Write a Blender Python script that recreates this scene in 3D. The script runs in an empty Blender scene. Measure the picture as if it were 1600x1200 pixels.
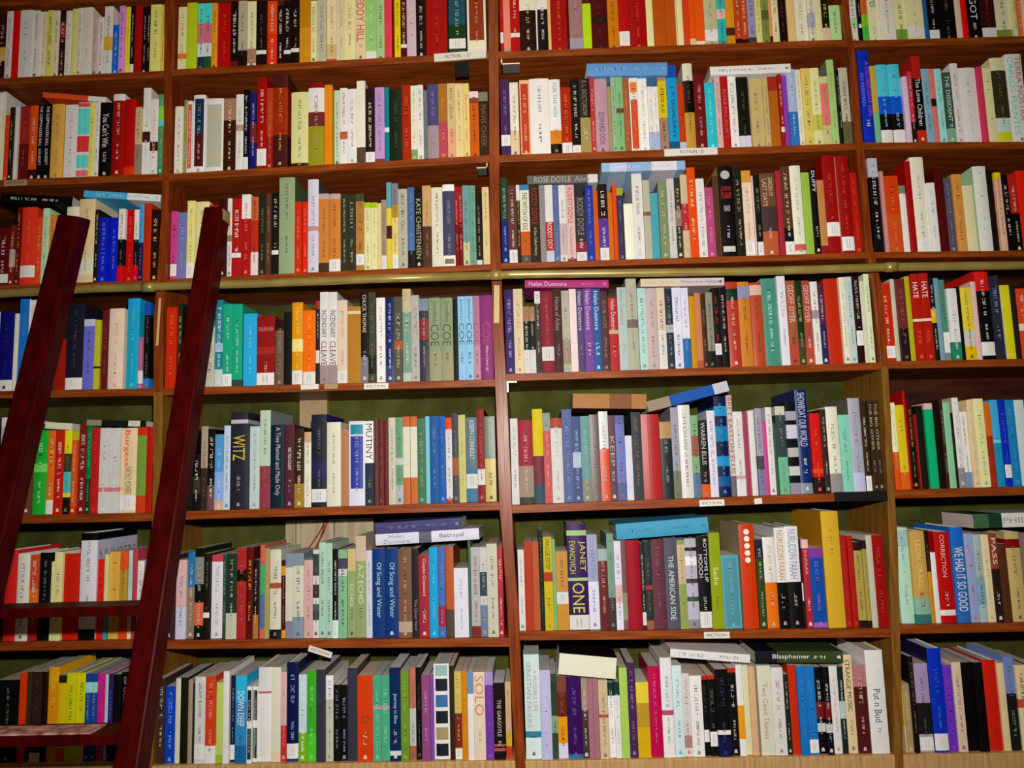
import bpy, bmesh, math, random
from mathutils import Vector, Matrix
random.seed(7)
scene = bpy.context.scene
C = scene.collection

# ---------------------------------------------------------------- camera
F, D, CAMZ = 1200.0, 1.85, 1.45
PITCH, YAW, ROLL = math.radians(6.92), math.radians(1.43), math.radians(-1.66)
BASE = Matrix(((1, 0, 0), (0, 0, -1), (0, 1, 0)))
ROT = Matrix.Rotation(YAW, 3, 'Z') @ BASE @ Matrix.Rotation(PITCH, 3, 'X') @ Matrix.Rotation(ROLL, 3, 'Z')
CAM = Vector((0, -D, CAMZ))
cd = bpy.data.cameras.new('camera')
cam = bpy.data.objects.new('camera', cd)
C.objects.link(cam)
cam.matrix_world = Matrix.Translation(CAM) @ ROT.to_4x4()
cd.sensor_width = 36
cd.lens = 36 * F / 1600
cd.clip_start = 0.02
scene.camera = cam

# ---------------------------------------------------------------- light
def srgb(v):
    return v / 12.92 if v <= 0.04045 else ((v + 0.055) / 1.055) ** 2.4
w = bpy.data.worlds.new('room_light')
scene.world = w
w.use_nodes = True
w.node_tree.nodes['Background'].inputs[0].default_value = (1.0, 0.72, 0.45, 1)
w.node_tree.nodes['Background'].inputs[1].default_value = 0.022
fl = bpy.data.lights.new('camera_flash', 'SPOT')
fl.energy = 150
fl.spot_size = math.radians(124)
fl.spot_blend = 1.0
fl.shadow_soft_size = 0.022
fl.color = (1.0, 0.955, 0.88)
flo = bpy.data.objects.new('camera_flash', fl)
C.objects.link(flo)
FLASH = Vector((0.02, -D + 0.02, CAMZ + 0.18))
flo.location = FLASH
flo.rotation_euler = (Vector((0.02, 0, CAMZ + 0.10)) - FLASH).to_track_quat('-Z', 'Y').to_euler()
cl = bpy.data.lights.new('ceiling_lamp', 'AREA')       # the shop's warm ceiling lamp, above and in front of the shelves
cl.energy = 4.5
cl.size = 0.6
cl.color = (1.0, 0.66, 0.36)
clo = bpy.data.objects.new('ceiling_lamp', cl)
C.objects.link(clo)
clo.location = (-0.1, -1.3, 3.1)
clo.rotation_euler = (Vector((0, 0, 2.1)) - clo.location).to_track_quat('-Z', 'Y').to_euler()
scene.view_settings.view_transform = 'Standard'
scene.view_settings.look = 'None'
scene.view_settings.exposure = 0.0
scene.view_settings.gamma = 1.0
scene.view_settings.use_curve_mapping = False

# ---------------------------------------------------------------- measuring
def at(x, y, Y=0.0):
    """point of the place seen at (x, y) of the 1600x1200 photo, on the upright plane Y"""
    d = ROT @ Vector((x - 800, 600 - y, -F))
    return CAM + d * ((Y - CAM.y) / d.y)

def seen_light(p):
    """how much of the flash reaches a point, 1 opposite the camera"""
    v = p - FLASH
    c = D / v.length
    t = (c - math.cos(math.radians(62.5))) / (1 - math.cos(math.radians(62.5)))
    t = max(0.0, min(1.0, t)); t = t * t * (3 - 2 * t)
    return 0.93 * c ** 3 * t + 0.03

def hexlin(h):
    c = [srgb(int(ch, 16) / 15.0) for ch in h]
    m = max(c) + 1e-6
    return tuple(v * m ** 0.25 * (v / m) ** 0.16 for v in c)

def albedo(h, p):
    """the thing's own colour, read off the photo and freed of the flash's falloff"""
    e = max(0.2, seen_light(p))
    return tuple(min(0.88, max(0.004, c / e * 0.93)) for c in hexlin(h)) + (1.0,)

# ---------------------------------------------------------------- materials
def mat(name, col=None, attr=False, rough=0.5, spec=0.4, noise=0.12, nscale=30, bump=0.0, metal=0.0, stretch=(1, 1, 1), coat=0.0, lo=None):
    m = bpy.data.materials.new(name)
    m.use_nodes = True
    nt = m.node_tree
    b = nt.nodes['Principled BSDF']
    b.inputs['Roughness'].default_value = rough
    b.inputs['Specular IOR Level'].default_value = spec
    b.inputs['Metallic'].default_value = metal
    b.inputs['Coat Weight'].default_value = coat
    b.inputs['Coat Roughness'].default_value = 0.15
    tc = nt.nodes.new('ShaderNodeTexCoord')
    mp = nt.nodes.new('ShaderNodeMapping')
    mp.inputs['Scale'].default_value = stretch
    nt.links.new(tc.outputs['Object'], mp.inputs['Vector'])
    nz = nt.nodes.new('ShaderNodeTexNoise')
    nz.inputs['Scale'].default_value = nscale
    nz.inputs['Detail'].default_value = 4
    nt.links.new(mp.outputs['Vector'], nz.inputs['Vector'])
    if attr:
        a = nt.nodes.new('ShaderNodeAttribute')
        a.attribute_name = 'Col'
        src = a.outputs['Color']
        rp = nt.nodes.new('ShaderNodeMapRange')
        rp.inputs['To Min'].default_value = 1 - noise
        rp.inputs['To Max'].default_value = 1 + noise * 0.6
        nt.links.new(nz.outputs['Fac'], rp.inputs['Value'])
        vm = nt.nodes.new('ShaderNodeVectorMath'); vm.operation = 'SCALE'
        nt.links.new(src, vm.inputs[0]); nt.links.new(rp.outputs['Result'], vm.inputs['Scale'])
        nt.links.new(vm.outputs['Vector'], b.inputs['Base Color'])
    else:
        cr = nt.nodes.new('ShaderNodeValToRGB')
        c1 = lo if lo else tuple(c * (1 - noise * 2) for c in col[:3])
        cr.color_ramp.elements[0].position = 0.35
        cr.color_ramp.elements[0].color = tuple(c1[:3]) + (1,)
        cr.color_ramp.elements[1].position = 0.68
        cr.color_ramp.elements[1].color = tuple(col[:3]) + (1,)
        nt.links.new(nz.outputs['Fac'], cr.inputs['Fac'])
        nt.links.new(cr.outputs['Color'], b.inputs['Base Color'])
    if bump:
        bp = nt.nodes.new('ShaderNodeBump')
        bp.inputs['Strength'].default_value = bump
        bp.inputs['Distance'].default_value = 0.002
        nt.links.new(nz.outputs['Fac'], bp.inputs['Height'])
        nt.links.new(bp.outputs['Normal'], b.inputs['Normal'])
    return m

M_COVER = mat('glossy_book_cover', attr=True, rough=0.5, spec=0.12, noise=0.14, nscale=45)
M_LAM = mat('laminated_book_cover', attr=True, rough=0.34, spec=0.2, noise=0.10, nscale=25)
M_PAGES = mat('page_edges', attr=True, rough=0.9, spec=0.1, noise=0.14, nscale=60, stretch=(40, 1, 1))
M_INK = mat('printed_lettering', attr=True, rough=0.5, spec=0.3, noise=0.10, nscale=200)
M_STICK = mat('paper_sticker', attr=True, rough=0.7, spec=0.2, noise=0.08, nscale=80)
M_WOOD = mat('varnished_reddish_wood', (0.33, 0.078, 0.011), lo=(0.18, 0.030, 0.004), rough=0.4, spec=0.15, nscale=9, stretch=(1, 6, 14), bump=0.15)
M_WOODV = mat('varnished_upright_wood', (0.30, 0.060, 0.007), lo=(0.15, 0.022, 0.003), rough=0.32, spec=0.25, nscale=9, stretch=(14, 6, 1), bump=0.15)
M_WOODU = mat('pale_upright_wood', (0.27, 0.125, 0.018), lo=(0.17, 0.068, 0.009), spec=0.15, rough=0.5, nscale=9, stretch=(14, 6, 1))
M_WOODP = mat('pale_bare_wood', (0.66, 0.42, 0.17), lo=(0.45, 0.25, 0.09), rough=0.5, nscale=9, stretch=(14, 6, 1), bump=0.15)
M_WOODB = mat('brown_back_boards', (0.07, 0.016, 0.004), lo=(0.03, 0.006, 0.002), rough=0.6, spec=0.2, nscale=7, stretch=(1, 1, 5))
M_GREEN = mat('green_painted_back', (0.085, 0.092, 0.018), lo=(0.045, 0.05, 0.010), rough=0.8, spec=0.08, nscale=11, stretch=(1.5, 1, 1))
M_LADDER = mat('dark_red_ladder_wood', (0.070, 0.002, 0.002), lo=(0.035, 0.0012, 0.0012), rough=0.42, spec=0.05, nscale=8, stretch=(6, 6, 1), bump=0.1)
M_RAIL = mat('dull_olive_brass', (0.42, 0.33, 0.09), lo=(0.30, 0.22, 0.05), rough=0.30, spec=0.7, nscale=14, metal=0.25)
M_PLASTIC = mat('white_sign_card', (0.80, 0.78, 0.72), noise=0.05, rough=0.5)
M_BLACK = mat('black_tape', (0.006, 0.006, 0.006), noise=0.1, rough=0.6, spec=0.2)
M_CARD = mat('brown_cardboard', (0.46, 0.33, 0.19), noise=0.10, rough=0.85, spec=0.1, nscale=15)
M_PLANK = mat('pale_grey_planks', (0.50, 0.42, 0.27), noise=0.14, rough=0.8, spec=0.1, nscale=9, stretch=(8, 8, 1))
M_CORD = mat('red_cord', (0.32, 0.02, 0.015), noise=0.2, rough=0.8)
M_MASK = mat('yellowed_tape', (0.62, 0.50, 0.20), noise=0.08, rough=0.5)
M_METAL = mat('bracket_steel', (0.7, 0.7, 0.68), noise=0.1, rough=0.35, metal=0.8)
M_WALL = mat('plaster_wall', (0.55, 0.50, 0.38), noise=0.06, rough=0.9, nscale=5)
M_FLOOR = mat('floor_boards', (0.25, 0.13, 0.06), noise=0.2, rough=0.5, nscale=6, stretch=(1, 9, 1))

# ---------------------------------------------------------------- mesh helpers
class MB:
    def __init__(s):
        s.v, s.f, s.c, s.m = [], [], [], []
    def face(s, pts, col=(1, 1, 1, 1), mi=0):
        n = len(s.v); s.v += [tuple(p) for p in pts]
        s.f.append(tuple(range(n, n + len(pts)))); s.c.append(col); s.m.append(mi)
    def box(s, x0, x1, y0, y1, z0, z1, col=(1, 1, 1, 1)):
        P = [(x, y, z) for x in (x0, x1) for y in (y0, y1) for z in (z0, z1)]
        s.hexa(P, col)
    def hexa(s, P, col=(1, 1, 1, 1)):
        # P order: x0y0z0 x0y0z1 x0y1z0 x0y1z1 x1y0z0 x1y0z1 x1y1z0 x1y1z1
        n = len(s.v); s.v += [tuple(p) for p in P]
        for q in ((0, 1, 3, 2), (4, 6, 7, 5), (0, 4, 5, 1), (2, 3, 7, 6), (0, 2, 6, 4), (1, 5, 7, 3)):
            s.f.append(tuple(n + i for i in q)); s.c.append(col); s.m.append(0)
    def add(s, o, mtx, mi=0):
        n = len(s.v); s.v += [tuple(mtx @ Vector(p)) for p in o.v]
        s.f += [tuple(n + i for i in q) for q in o.f]; s.c += o.c; s.m += [mi] * len(o.f)
    def mesh(s, name, mats):
        me = bpy.data.meshes.new(name)
        me.from_pydata(s.v, [], s.f)
        ca = me.color_attributes.new('Col', 'FLOAT_COLOR', 'CORNER')
        buf = []
        for f, c in zip(s.f, s.c):
            buf += list(c) * len(f)
        ca.data.foreach_set('color', buf)
        for m in mats: me.materials.append(m)
        if len(mats) > 1: me.polygons.foreach_set('material_index', s.m)
        me.update()
        return me
    def build(s, name, mats, parent=None, loc=None, bevel=0):
        if not isinstance(mats, (list, tuple)): mats = [mats]
        o = bpy.data.objects.new(name, s.mesh(name, mats))
        C.objects.link(o)
        if parent: o.parent = parent
        if loc is not None: o.location = loc
        if bevel:
            b = o.modifiers.new('bevel', 'BEVEL'); b.width = bevel; b.segments = 2; b.limit_method = 'ANGLE'
        return o

def tag(o, label=None, cat=None, group=None, kind=None):
    if label: o['label'] = label
    if cat: o['category'] = cat
    if group: o['group'] = group
    if kind: o['kind'] = kind
    return o

def empty(name, loc=(0, 0, 0)):
    o = bpy.data.objects.new(name, None)
    o.empty_display_size = 0.05
    o.location = loc; C.objects.link(o)
    return o

_txt = {}
def text_geo(s):
    """flat outline mesh of a string, scaled to a unit box"""
    if s in _txt: return _txt[s]
    cu = bpy.data.curves.new('lettering', 'FONT'); cu.body = s; cu.resolution_u = 2
    ob = bpy.data.objects.new('lettering', cu); C.objects.link(ob)
    me = bpy.data.meshes.new_from_object(ob)
    vs = [v.co.copy() for v in me.vertices]; fs = [tuple(p.vertices) for p in me.polygons]
    bpy.data.objects.remove(ob); bpy.data.curves.remove(cu); bpy.data.meshes.remove(me)
    xs = [v.x for v in vs]; ys = [v.y for v in vs]
    x0, x1, y0, y1 = min(xs), max(xs), min(ys), max(ys)
    g = ([((v.x - x0) / (x1 - x0), (v.y - y0) / (y1 - y0)) for v in vs], fs)
    _txt[s] = g
    return g

# ---------------------------------------------------------------- the books, row by row and left to right, as measured on the photo
ROWS = {
# row, bay, ox, oy, scale : entries "[@x0] x1 top colour opts"
(0,0,0,0,5.926): """@-40 35 90 311 b.3-.5=b73;95 70 bba;155 55 900 n;160 60 cba n;275 90 bcb m=799;345 -10 cb9 m=222 b.2-.3=ccb;415 -20 da8 m=b62;475 -15 bb5;530 -20 ca8 b.3-.4=ba9;590 -15 311 b.6-.8=722;650 100 bba m=da7;700 -20 cb6 m=ca2;745 40 dc9;840 20 dc9 m=987;890 165 988;950 160 dca;1030 -20 cba b.35-.55=b83;1090 230 15b m=8ad;1140 -20 a7a;1195 60 ca2 m=865;1235 20 211 s.02-.14;1300 45 811 n;1350 -10 211 m=eee;1380 -10 211 m=eee;1480 10 db6;1515 30 b94""",
(0,1,260,0,5.926): """@100 180 65 dc8 b.2-.28=b62 m=976;275 -20 9a2 n;345 -25 59a b0-.2=235 b.2-.4=abc b.4-.7=a67 b.7-1=4bb;412 -25 59a b0-.2=253 b.2-.4=abc b.4-.7=a67 b.7-1=4bb;465 -20 b82 m=421;590 -30 900 n m=c53;660 -20 211 b0-.1=622 m=ddd;740 -15 998 b0-.25=211;828 -20 dc9 b.06-.28=976 b0-.05=ddc;925 -15 211 s.18-.24 m=665;1022 5 c31 b.5-1=d41;1085 50 211 m=dba;1150 -10 211 s.18-.24;1230 -15 211 s.18-.24;1335 -10 a71 b0-.55=b82 n;1390 5 cc9;1480 -10 aa9 m=877;1575 -15 cb9 m=b54 b0-.08=b53 b.1-.3=ba7;1598 -10 cba""",
(0,2,520,0,5.926): """@35 105 -20 bb9;210 -10 dc9 m=876;305 -15 db9 t:EDDY_HILL:a53:.28-.95:.75;405 -20 8b7 b0-.15=ddd m=cc8;480 -15 9b8;550 -20 c45 m=b33;568 -5 611 n;630 -15 cb1 m=532;688 -10 511 s.18-.24 m=cca;775 -20 bab n m=cba;865 -10 210 m=cba;1065 -30 900 n m=b31;1075 -10 321 n;1235 -20 142 b0-.1=354 s.12-.28 b.5-.9=256 m=9bb;1240 -20 211 n;1425 -25 dcb i.24-1=831 m=c83""",
(0,3,775,0,5.614): """@15 70 -20 a11 s.16-.34 m=d63;132 -10 c87 b0-.1=a98 n;215 -15 a11 s.25-.32;358 -20 ddb b0-.72=311 m=aa8 h;372 -10 dcc n;462 -15 ddc b0-.72=211 m=ccc;490 -5 ca7 n;632 -25 900 n m=d62;650 -10 511 n;770 -15 977 b0-.2=99a m=a8a;845 30 ac2 n;990 -10 511 b.5-.6=322 m=622;1085 -20 b71 m=642 b.9-1=ca8;1180 -25 a11 s.06-.3 n;1330 -25 900 n m=c52;1390 -15 dc9 n;1500 -10 a51 n;1585 -10 a51 n;1600 -15 dba""",
(0,4,1050,0,5.614): """@58 108 -20 dc9 n;160 -15 b42 n;215 -15 c51 b0-.15=cb8 n;292 -20 d51 b0-.1=ccb n;410 -10 aa8 b.08-.3=ccc m=887;485 -15 3aa b.5-.68=caa b0-.1=499;560 -15 b82 b.2-.35=532 n;620 -20 a42 b0-.12=311 m=db9;675 -20 a42 b0-.12=311 m=db9;745 -15 88a b0-.15=444;800 -15 bb7 m=887;865 -20 784 b.5-.7=564;890 -20 c86 b0-.15=511;950 -15 cb9 b0-.1=cb8;1020 -15 211 m=733;1095 -20 ca7 n;1200 -10 dca m=999;1270 -15 bba b.3-.6=99a;1330 -20 cb9 n;1395 -10 ca9 b.3-1=221 m=aa3;1500 45 9b8 m=444;1545 20 211 n""",
(0,5,1325,0,5.818): """@25 98 -20 bcb b.3-.5=9b9;140 -10 111 s.3-.38;200 -20 7a2 b0-.35=4a4 b.6-1=b52;300 -25 dc9 t:YES:322:.75-.95:.5;445 -15 dca m=765;545 -15 cb8 b0-.28=683;705 -20 cb8 m=a99 b.1-.3=ddc;745 -10 258 n;840 -20 111 s.02-.2 m=caa;995 -20 111 m=655;1050 -15 a98 n;1105 -15 a11 n;1225 -20 111 t:GOT:ccc:.4-.85:.5;1360 -15 311 s.06-.25 m=732;1500 -20 cb8 b0-.2=673;1555 -20 aa7 b0-.3=9a8;1600 -20 a52;1660 -20 ba8;1730 -20 421""",
(1,0,0,85,4): """@-75 -30 235 ccc;14 235 ccb b0-.8=ba8 n;43 380 b31 m=d64;68 330 221 m=ccc;95 330 ddc m=776;170 325 722 b0-.5=511 m=943;220 320 a41 m=eca b0-.15=311;260 315 111 t:THE_SLEEPWALKERS_BALL:ddd:.45-.98:.45 t:ALAN_BISSETT:ddd:.2-.42:.4;305 315 111 t:THE_SLEEPWALKERS_BALL:ddd:.45-.98:.45 t:ALAN_BISSETT:ddd:.2-.42:.4;385 310 b84 m=765;393 330 311 n;470 315 ccb m=a99;510 300 ddd b.02-.1=b66 b.13-.3=5bd b.34-.55=b33 b.57-.92=5bd b.94-.99=c44 n;545 300 ddd b.02-.1=b66 b.13-.3=5bd b.34-.55=b33 b.57-.92=5bd b.94-.99=c44 n;580 300 cb6 m=987;610 300 ccb m=775;690 280 111 t:You_Can't_Win:ddd:.4-.85:.5;765 248 811 b.92-1=ccb m=cba;835 280 900 n h b0-.12=b31;875 330 a97 b0-.45=876;930 210 ddd b.38-.5=421 m=9aa;980 280 ddc b.32-.44=421 m=c88;1025 250 586 b.6-.68=4bc b.68-.85=7b3 b0-.1=287 m=9c7""",  # very thin dark entry is no book: a sliver standing in for a shaded gap
(1,1,0,85,4): """@1085 1137 325 ccb m=888;1163 285 884 m=bba;1195 290 dcc i.08-.95=b54 m=dbb;1275 253 ddd i.1-.5=511 i.5-.95=135 m=889;1392 275 ddd i.08-.92=aa9 n;1470 275 421 b.7-1=976 m=dca;1518 250 eee b.52-.6=a87 m=aaa;1550 220 112 m=ddd s0-.16;1560 240 227 n""",
(1,2,390,85,4): """@2 36 240 227 b.35-.6=733;104 145 911 s.05-.23 m=dba;143 210 a42 b0-.4=922 m=c85;235 120 522 b.35-.85=931 m=fa3;@258 365 235 cc9 b0-.06=432 m=665;465 178 eee b0-.48=992 b.48-.65=733 b.94-1=811 m=876;518 190 d82 b0-.5=d81 n;522 230 882 n;565 225 bcb m=355;612 210 eed b.33-.43=b64 m=844;670 215 eed m=999;725 165 ddc b0-.2=654 n;785 212 322 s0-.15 m=ddc;845 205 b9c b0-.05=944 m=86b;875 205 189 b.4-.46=cdd n;955 220 132 m=463;1010 190 a31 m=c64;1050 195 ddc b0-.15=8a6 m=aa8;1090 190 ddd m=888;1115 225 788;1185 185 558 b0-.45=a99 m=99c;1240 182 a73 b0-.48=b56 m=c94;1290 180 cb8 b0-.4=da8 m=966;1340 180 dc9 m=966;1380 180 dc8 m=b66;1438 230 c61 b.9-1=dcc b.82-.9=944;1500 235 432 b.86-1=887 t:MAVIS_CHEEK:865:.15-.8:.55""",
(1,3,780,70,4): """@15 75 215 536 m=99d s.14-.28;130 235 ddc m=222 b0-.35=dca;138 240 933 n;200 220 eb9 i.04-.95=b42 m=ea8;325 210 eee m=467;395 215 eee b0-.14=211 b.14-.32=d82 t:FOR_THE_WIN:2ac:.5-.95:.35;460 265 a31 s0-.18 m=d73;515 215 221 s0-.12 m=ddd;580 110 322 b0-.48=a96 t:E._L._DOCTOROW:998:.5-.97:.45;610 190 b44 m=ebb;690 200 b9a t:EDWARD_DOX:557:.12-.55:.45;712 260 a97 n;745 200 9b9 m=577;790 200 8b8 b.52-.58=844 m=464;830 205 a64 m=c97;885 205 eed i.04-.7=c52 i.8-.94=d83 m=953;942 200 eed m=bb9;975 260 ddd b0-.3=abd m=999;1010 260 ddd b0-.3=abd m=999;1065 200 a87 b.45-.95=cb2 m=653;1132 125 29c b.85-1=25a t:J._P._DONLEAVY:136:.14-.75:.45 b0-.1=268;1173 245 b41 b0-.12=bbd n;1235 115 b94 b.43-.8=111 b.8-1=ccb h;1305 190 722 m=caa;1368 235 3bc m=9de;1405 190 caa m=777;1453 180 a22 m=c77;1505 185 eee m=888;1580 200 221 b0-.17=ccd m=665""",
(1,4,1170,60,3.721): """@10 20 230 987 n;100 235 ba7 m=876;135 230 ba7 m=987;190 220 a62 b.8-1=932 n;218 190 922 s.2-.27;245 200 84a n;300 178 9ac b0-.45=37b m=ddf;330 180 ccb m=a88;385 172 cb6 m=886;440 170 cc9 b.2-.4=bb5 m=776;488 220 bb8 b.3-.9=c77 m=865;530 122 9b7 S=787 m=b75;555 180 111 m=ddd;612 168 aa9 b0-.3=664""",
(1,5,1170,60,3.721): """@675 740 68 13a t:A_DISOBEDIENT_GIRL:a4a:.28-.88:.32:.25 t:RU_FREEMAN:77c:.4-.75:.3:-.25;775 158 a94 b0-.4=7a8 n;845 150 15b b.6-1=4ad b0-.38=111 s.02-.18 m=8ad;915 148 15b b.6-1=4ad b0-.38=111 s.02-.18 m=8ad;955 220 bac m=cce;983 190 a34 b0-.3=311;1040 100 111 b.74-1=922 b0-.15=a31 t:The_Love_Children:eee:.2-.74:.55;1085 175 79a m=467;1115 175 c66 b.5-.6=311 n;1158 175 8bb m=577;1212 195 354 b0-.2=798 t:THE_DISSIDENT:ddd:.3-.95:.5;1258 143 dcb m=a76;1360 168 dcc m=99b;1400 162 a35 n;1452 170 cb8 m=ba8;1540 110 bb8 b.3-.85=332 b.04-.14=aa2 b.14-.28=9bb;1640 88 dcc t:TERRA_NOSTRA:865:.25-.97:.35:.22 t:CARLOS_FUENTES:4a9:.1-.97:.35:-.22;1700 200 411""",
(2,0,0,270,4): """@-30 48 345 511 s.05-.2;78 330 621 b.3-.6=988;113 215 511 m=a83;212 215 b32 s.1-.25 m=e64;248 280 b42 m=d84;290 222 9b9 m=587;330 260 b73;398 300 444;475 200 bba n;577 150 ba8 b.1-.3=bba m=664;607 230 221 m=dda;667 280 12a m=67d;728 280 12a m=67d;770 225 eee b0-.22=b11 b.22-.58=111;827 230 a11 m=c55;858 230 eee b0-.22=b11 b.22-.58=111;888 198 225 b.5-1=49c m=67a;935 190 a31 n;985 230 311 m=cb5""",
(2,1,0,270,4): """@1055 1102 240 b48 s.06-.23;1160 248 77a m=99c;1212 175 dc8 m=a98 s0-.2;1300 180 dc9;1360 200 922;1410 160 411;1445 160 ccc b.45-.53=886;1505 160 a22 s.24-.3;1563 135 a22 b.7-1=eed m=c86""",
(2,2,390,255,4): """@5 50 210 b64 b0-.3=dcc b.3-.7=b32;98 190 332 m=887;130 190 643 m=a97;180 185 221 s.25-.3 m=ccc;280 88 9a8 S=675 m=453;323 240 c31 m=d87;362 240 c31 m=d87;430 100 ccd S=566 m=789 b.45-.5=b99;495 190 c84 b.93-1=baa b0-.12=543;568 190 c84 b.93-1=baa s0-.16;612 190 443 m=bba;665 195 443 m=bba;718 190 b84 s.08-.22 b.9-1=554;760 245 dda b.92-1=ac1 m=998;800 245 dda b.92-1=ac1 m=998;825 250 dc9 n;858 228 a98 s0-.2 m=654;890 120 dc4 b.35-.5=532 b.7-1=6ab n;932 125 b94 b.15-.6=dc8 b.75-1=889 s0-.17;990 160 bba m=766;1035 150 57a b0-.22=322 m=8ac;1085 165 221 t:KATE_CHRISTENSEN:bb9:.12-.88:.6;1140 140 643 b.5-1=ca7 m=a87;1212 150 ddc m=555;1288 132 557 b0-.14=eee b.92-1=eee i.04-.1=976 m=99a;1312 148 a23 m=eaa b0-.55=811;1337 148 a23 b0-.55=811 m=eaa;1380 138 7aa b0-.3=cca m=677;1420 138 7a9 m=687;1457 200 321 m=cb8 s0-.08;@1462 1510 148 dc9 m=877""",
(2,3,780,240,4): """@15 65 150 238 b.5-1=353 m=9bd;118 198 744 s0-.17;140 195 431 m=cc7 b.8-1=ddd;200 190 ddc b0-.1=665 b.1-.4=c61 b.93-1=48b t:THE_WITCH_OF_EXE:222:.42-.9:.5;262 200 432 t:RODDY_DOYLE:a33:.5-.97:.6 t:A_Star_Called_Henry:ccb:.1-.46:.35;298 195 999 n;348 195 ddd b0-.15=ccd b.15-.52=b33 t:RODDY_DOY:ddd:.17-.51:.6 m=666;385 195 67a m=99b;430 195 ddd m=777 b.1-.5=cbb;484 180 dbb b0-.05=844 t:RODDY_DOYLE:a54:.5-.96:.6 t:The_Commitments:665:.1-.46:.3;552 265 444 b.15-.3=934 s0-.14 t:RODDY_DOYLE:999:.4-.97:.6;602 195 34a m=88c;632 230 c62 n;692 190 311 b0-.55=64a s0-.17 m=eee;722 242 c72 n;750 190 d51 n;792 215 446 b.9-1=aa3 m=888;850 312 eed n;915 120 ddd s0-.17 m=876;962 165 bba b.55-.6=965 n;1010 245 5ab n;1070 170 897 m=cc9;1117 155 ccc m=977;1155 150 443 m=ddd b.4-.6=987;1200 130 cb9 b.33-.65=b34 m=dbb;1253 85 d51 m=fc9;1307 155 ddd m=99b;1360 210 b58 m=d9a;1392 140 643 n;1492 75 111 t:PAUL:b33:.72-.77:.7 t:SUSSMAN:b33:.64-.71:.7 t:DEAD:ccc:.5-.56:.4 o=bbb:.84-.96:1 m=ddd i.06-.12=ccc h S=ca4;1545 90 332 m=bba;1604 105 dcb b.86-1=c94 s.03-.18 m=b87""",
(2,4,1170,230,3.721): """@16 48 165 dcc m=999;92 160 221 s0-.17 m=998;180 150 754 b0-.3=b64 b.3-.6=544 t:GARDEN_OF:cb8:.72-.95:.3:.2 t:LAST_DAYS:cb8:.6-.93:.3:-.2;217 135 a34 n;272 110 643 s0-.15 b0-.3=222;337 105 ddc m=899 b.05-.12=c66;385 145 9b5 n;425 120 111 t:DUFFY:ddd:.72-.97:.6;467 190 b85 b0-.12=922 n;543 40 911 s.18-.32 m=b54;622 48 911 s.03-.17 m=b54 S=ca9;690 145 a21 m=c54""",
(2,5,1170,230,3.721): """@735 792 62 111 b.8-1=aab m=ccc;822 138 b88 m=c99;905 165 b41 b0-.5=b52 m=d73;942 222 ddc b.88-1=786 n;985 80 911 n;1065 55 dcb s0-.14 m=a99;1118 205 ccd m=99a;1172 130 511 n;1215 175 556 m=88a;1277 155 b84 m=865;1337 220 cb9 n;@1350 1428 108 bcb S=9b9 m=cdc;1462 130 211 n;1512 145 c98 b.92-1=ba1;1550 160 111 m=ccc;1600 160 922 b0-.5=111 m=cb8;1655 135 b21 n;1720 200 322""",
(3,0,0,430,4): """@-60 -25 230 ccc;70 230 116 b0-.14=bbb m=335;95 240 bba n;160 150 26a S=bbc m=47a;240 155 bbc;330 200 333;400 400 821 n;510 180 223 s0-.14 m=556;577 275 66b m=335 b.9-1=aac;614 280 aa3 b.3-.33=332 n;667 215 622 m=843;762 208 cba m=a98;@782 858 145 29b m=5bd b.85-1=29c;885 390 a68 b.1-.35=ccc m=b8b;928 170 111 b0-.12=37b b.85-1=15a m=876""",
(3,1,0,430,4): """@1030 1095 200 b31 m=d62;1130 175 332 m=bcb;1200 200 211;1282 250 aaa;1335 320 bba m=876;1388 155 289 b0-.2=bcc b.4-.5=9bc;1447 180 2a8 s0-.15 m=bec;1510 180 2a8 m=bec b0-.08=455""",
(3,2,390,430,4): """@-42 42 240 3ad m=8cf;155 255 922 s0-.18 t:CHRISTIAN:c88:.78-.84:.85 b.45-.55=a33 m=ebb;212 285 765 m=a98 b.85-1=321;262 230 221 n;330 170 d92 b.4-.55=ed9 s0-.17 m=fc4;412 220 e71 s0-.17 m=fa4;438 160 333 s.25-.4 b.9-1=b33 m=ccc;492 105 ddd b0-.2=a99 t:INCENDIARY:333:.5-.8:.6 t:CLEAVE:822:.2-.46:.7;548 105 ddd b0-.2=a99 t:INCENDIARY:333:.5-.8:.6 t:CLEAVE:822:.2-.46:.7;612 155 dcb s0-.15 m=b96;697 195 b83 b.9-.94=dcb n;742 105 221 b0-.28=889 t:CHUCK_THOMAS:dcb:.55-.97:.55;790 105 554 b.1-.3=332 m=887;@795 850 140 eee m=999;905 140 237 b0-.2=458 m=cde;957 135 665 b.38-.48=b64 m=ccb;1014 85 bcb b.1-.75=8a9 b.75-1=cb9 m=ccb;1065 125 bbb m=888;1123 145 445 b.85-1=89a b.5-.75=933 m=bbb;1200 140 9a8 b0-.35=aa8 t:COE:555:.42-.68:.7 t:Jonathan:665:.7-.96:.5;1277 140 9a8 b0-.35=aa8 t:COE:555:.42-.68:.7 t:Jonathan:665:.7-.96:.5;1307 150 121 n;1355 132 9ce t:COE:356:.42-.68:.7 t:Jonathan:368:.7-.97:.5;1405 130 9ce t:COE:356:.42-.68:.7 t:Jonathan:368:.7-.97:.5;1447 128 b8a b0-.4=c9a t:COE:a46:.42-.68:.7 t:Jonathan:a56:.7-.97:.5;1532 125 948 t:What_a_Carve_Up!:ecd:.1-.4:.25 t:COE:b37:.42-.68:.6""",
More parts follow.
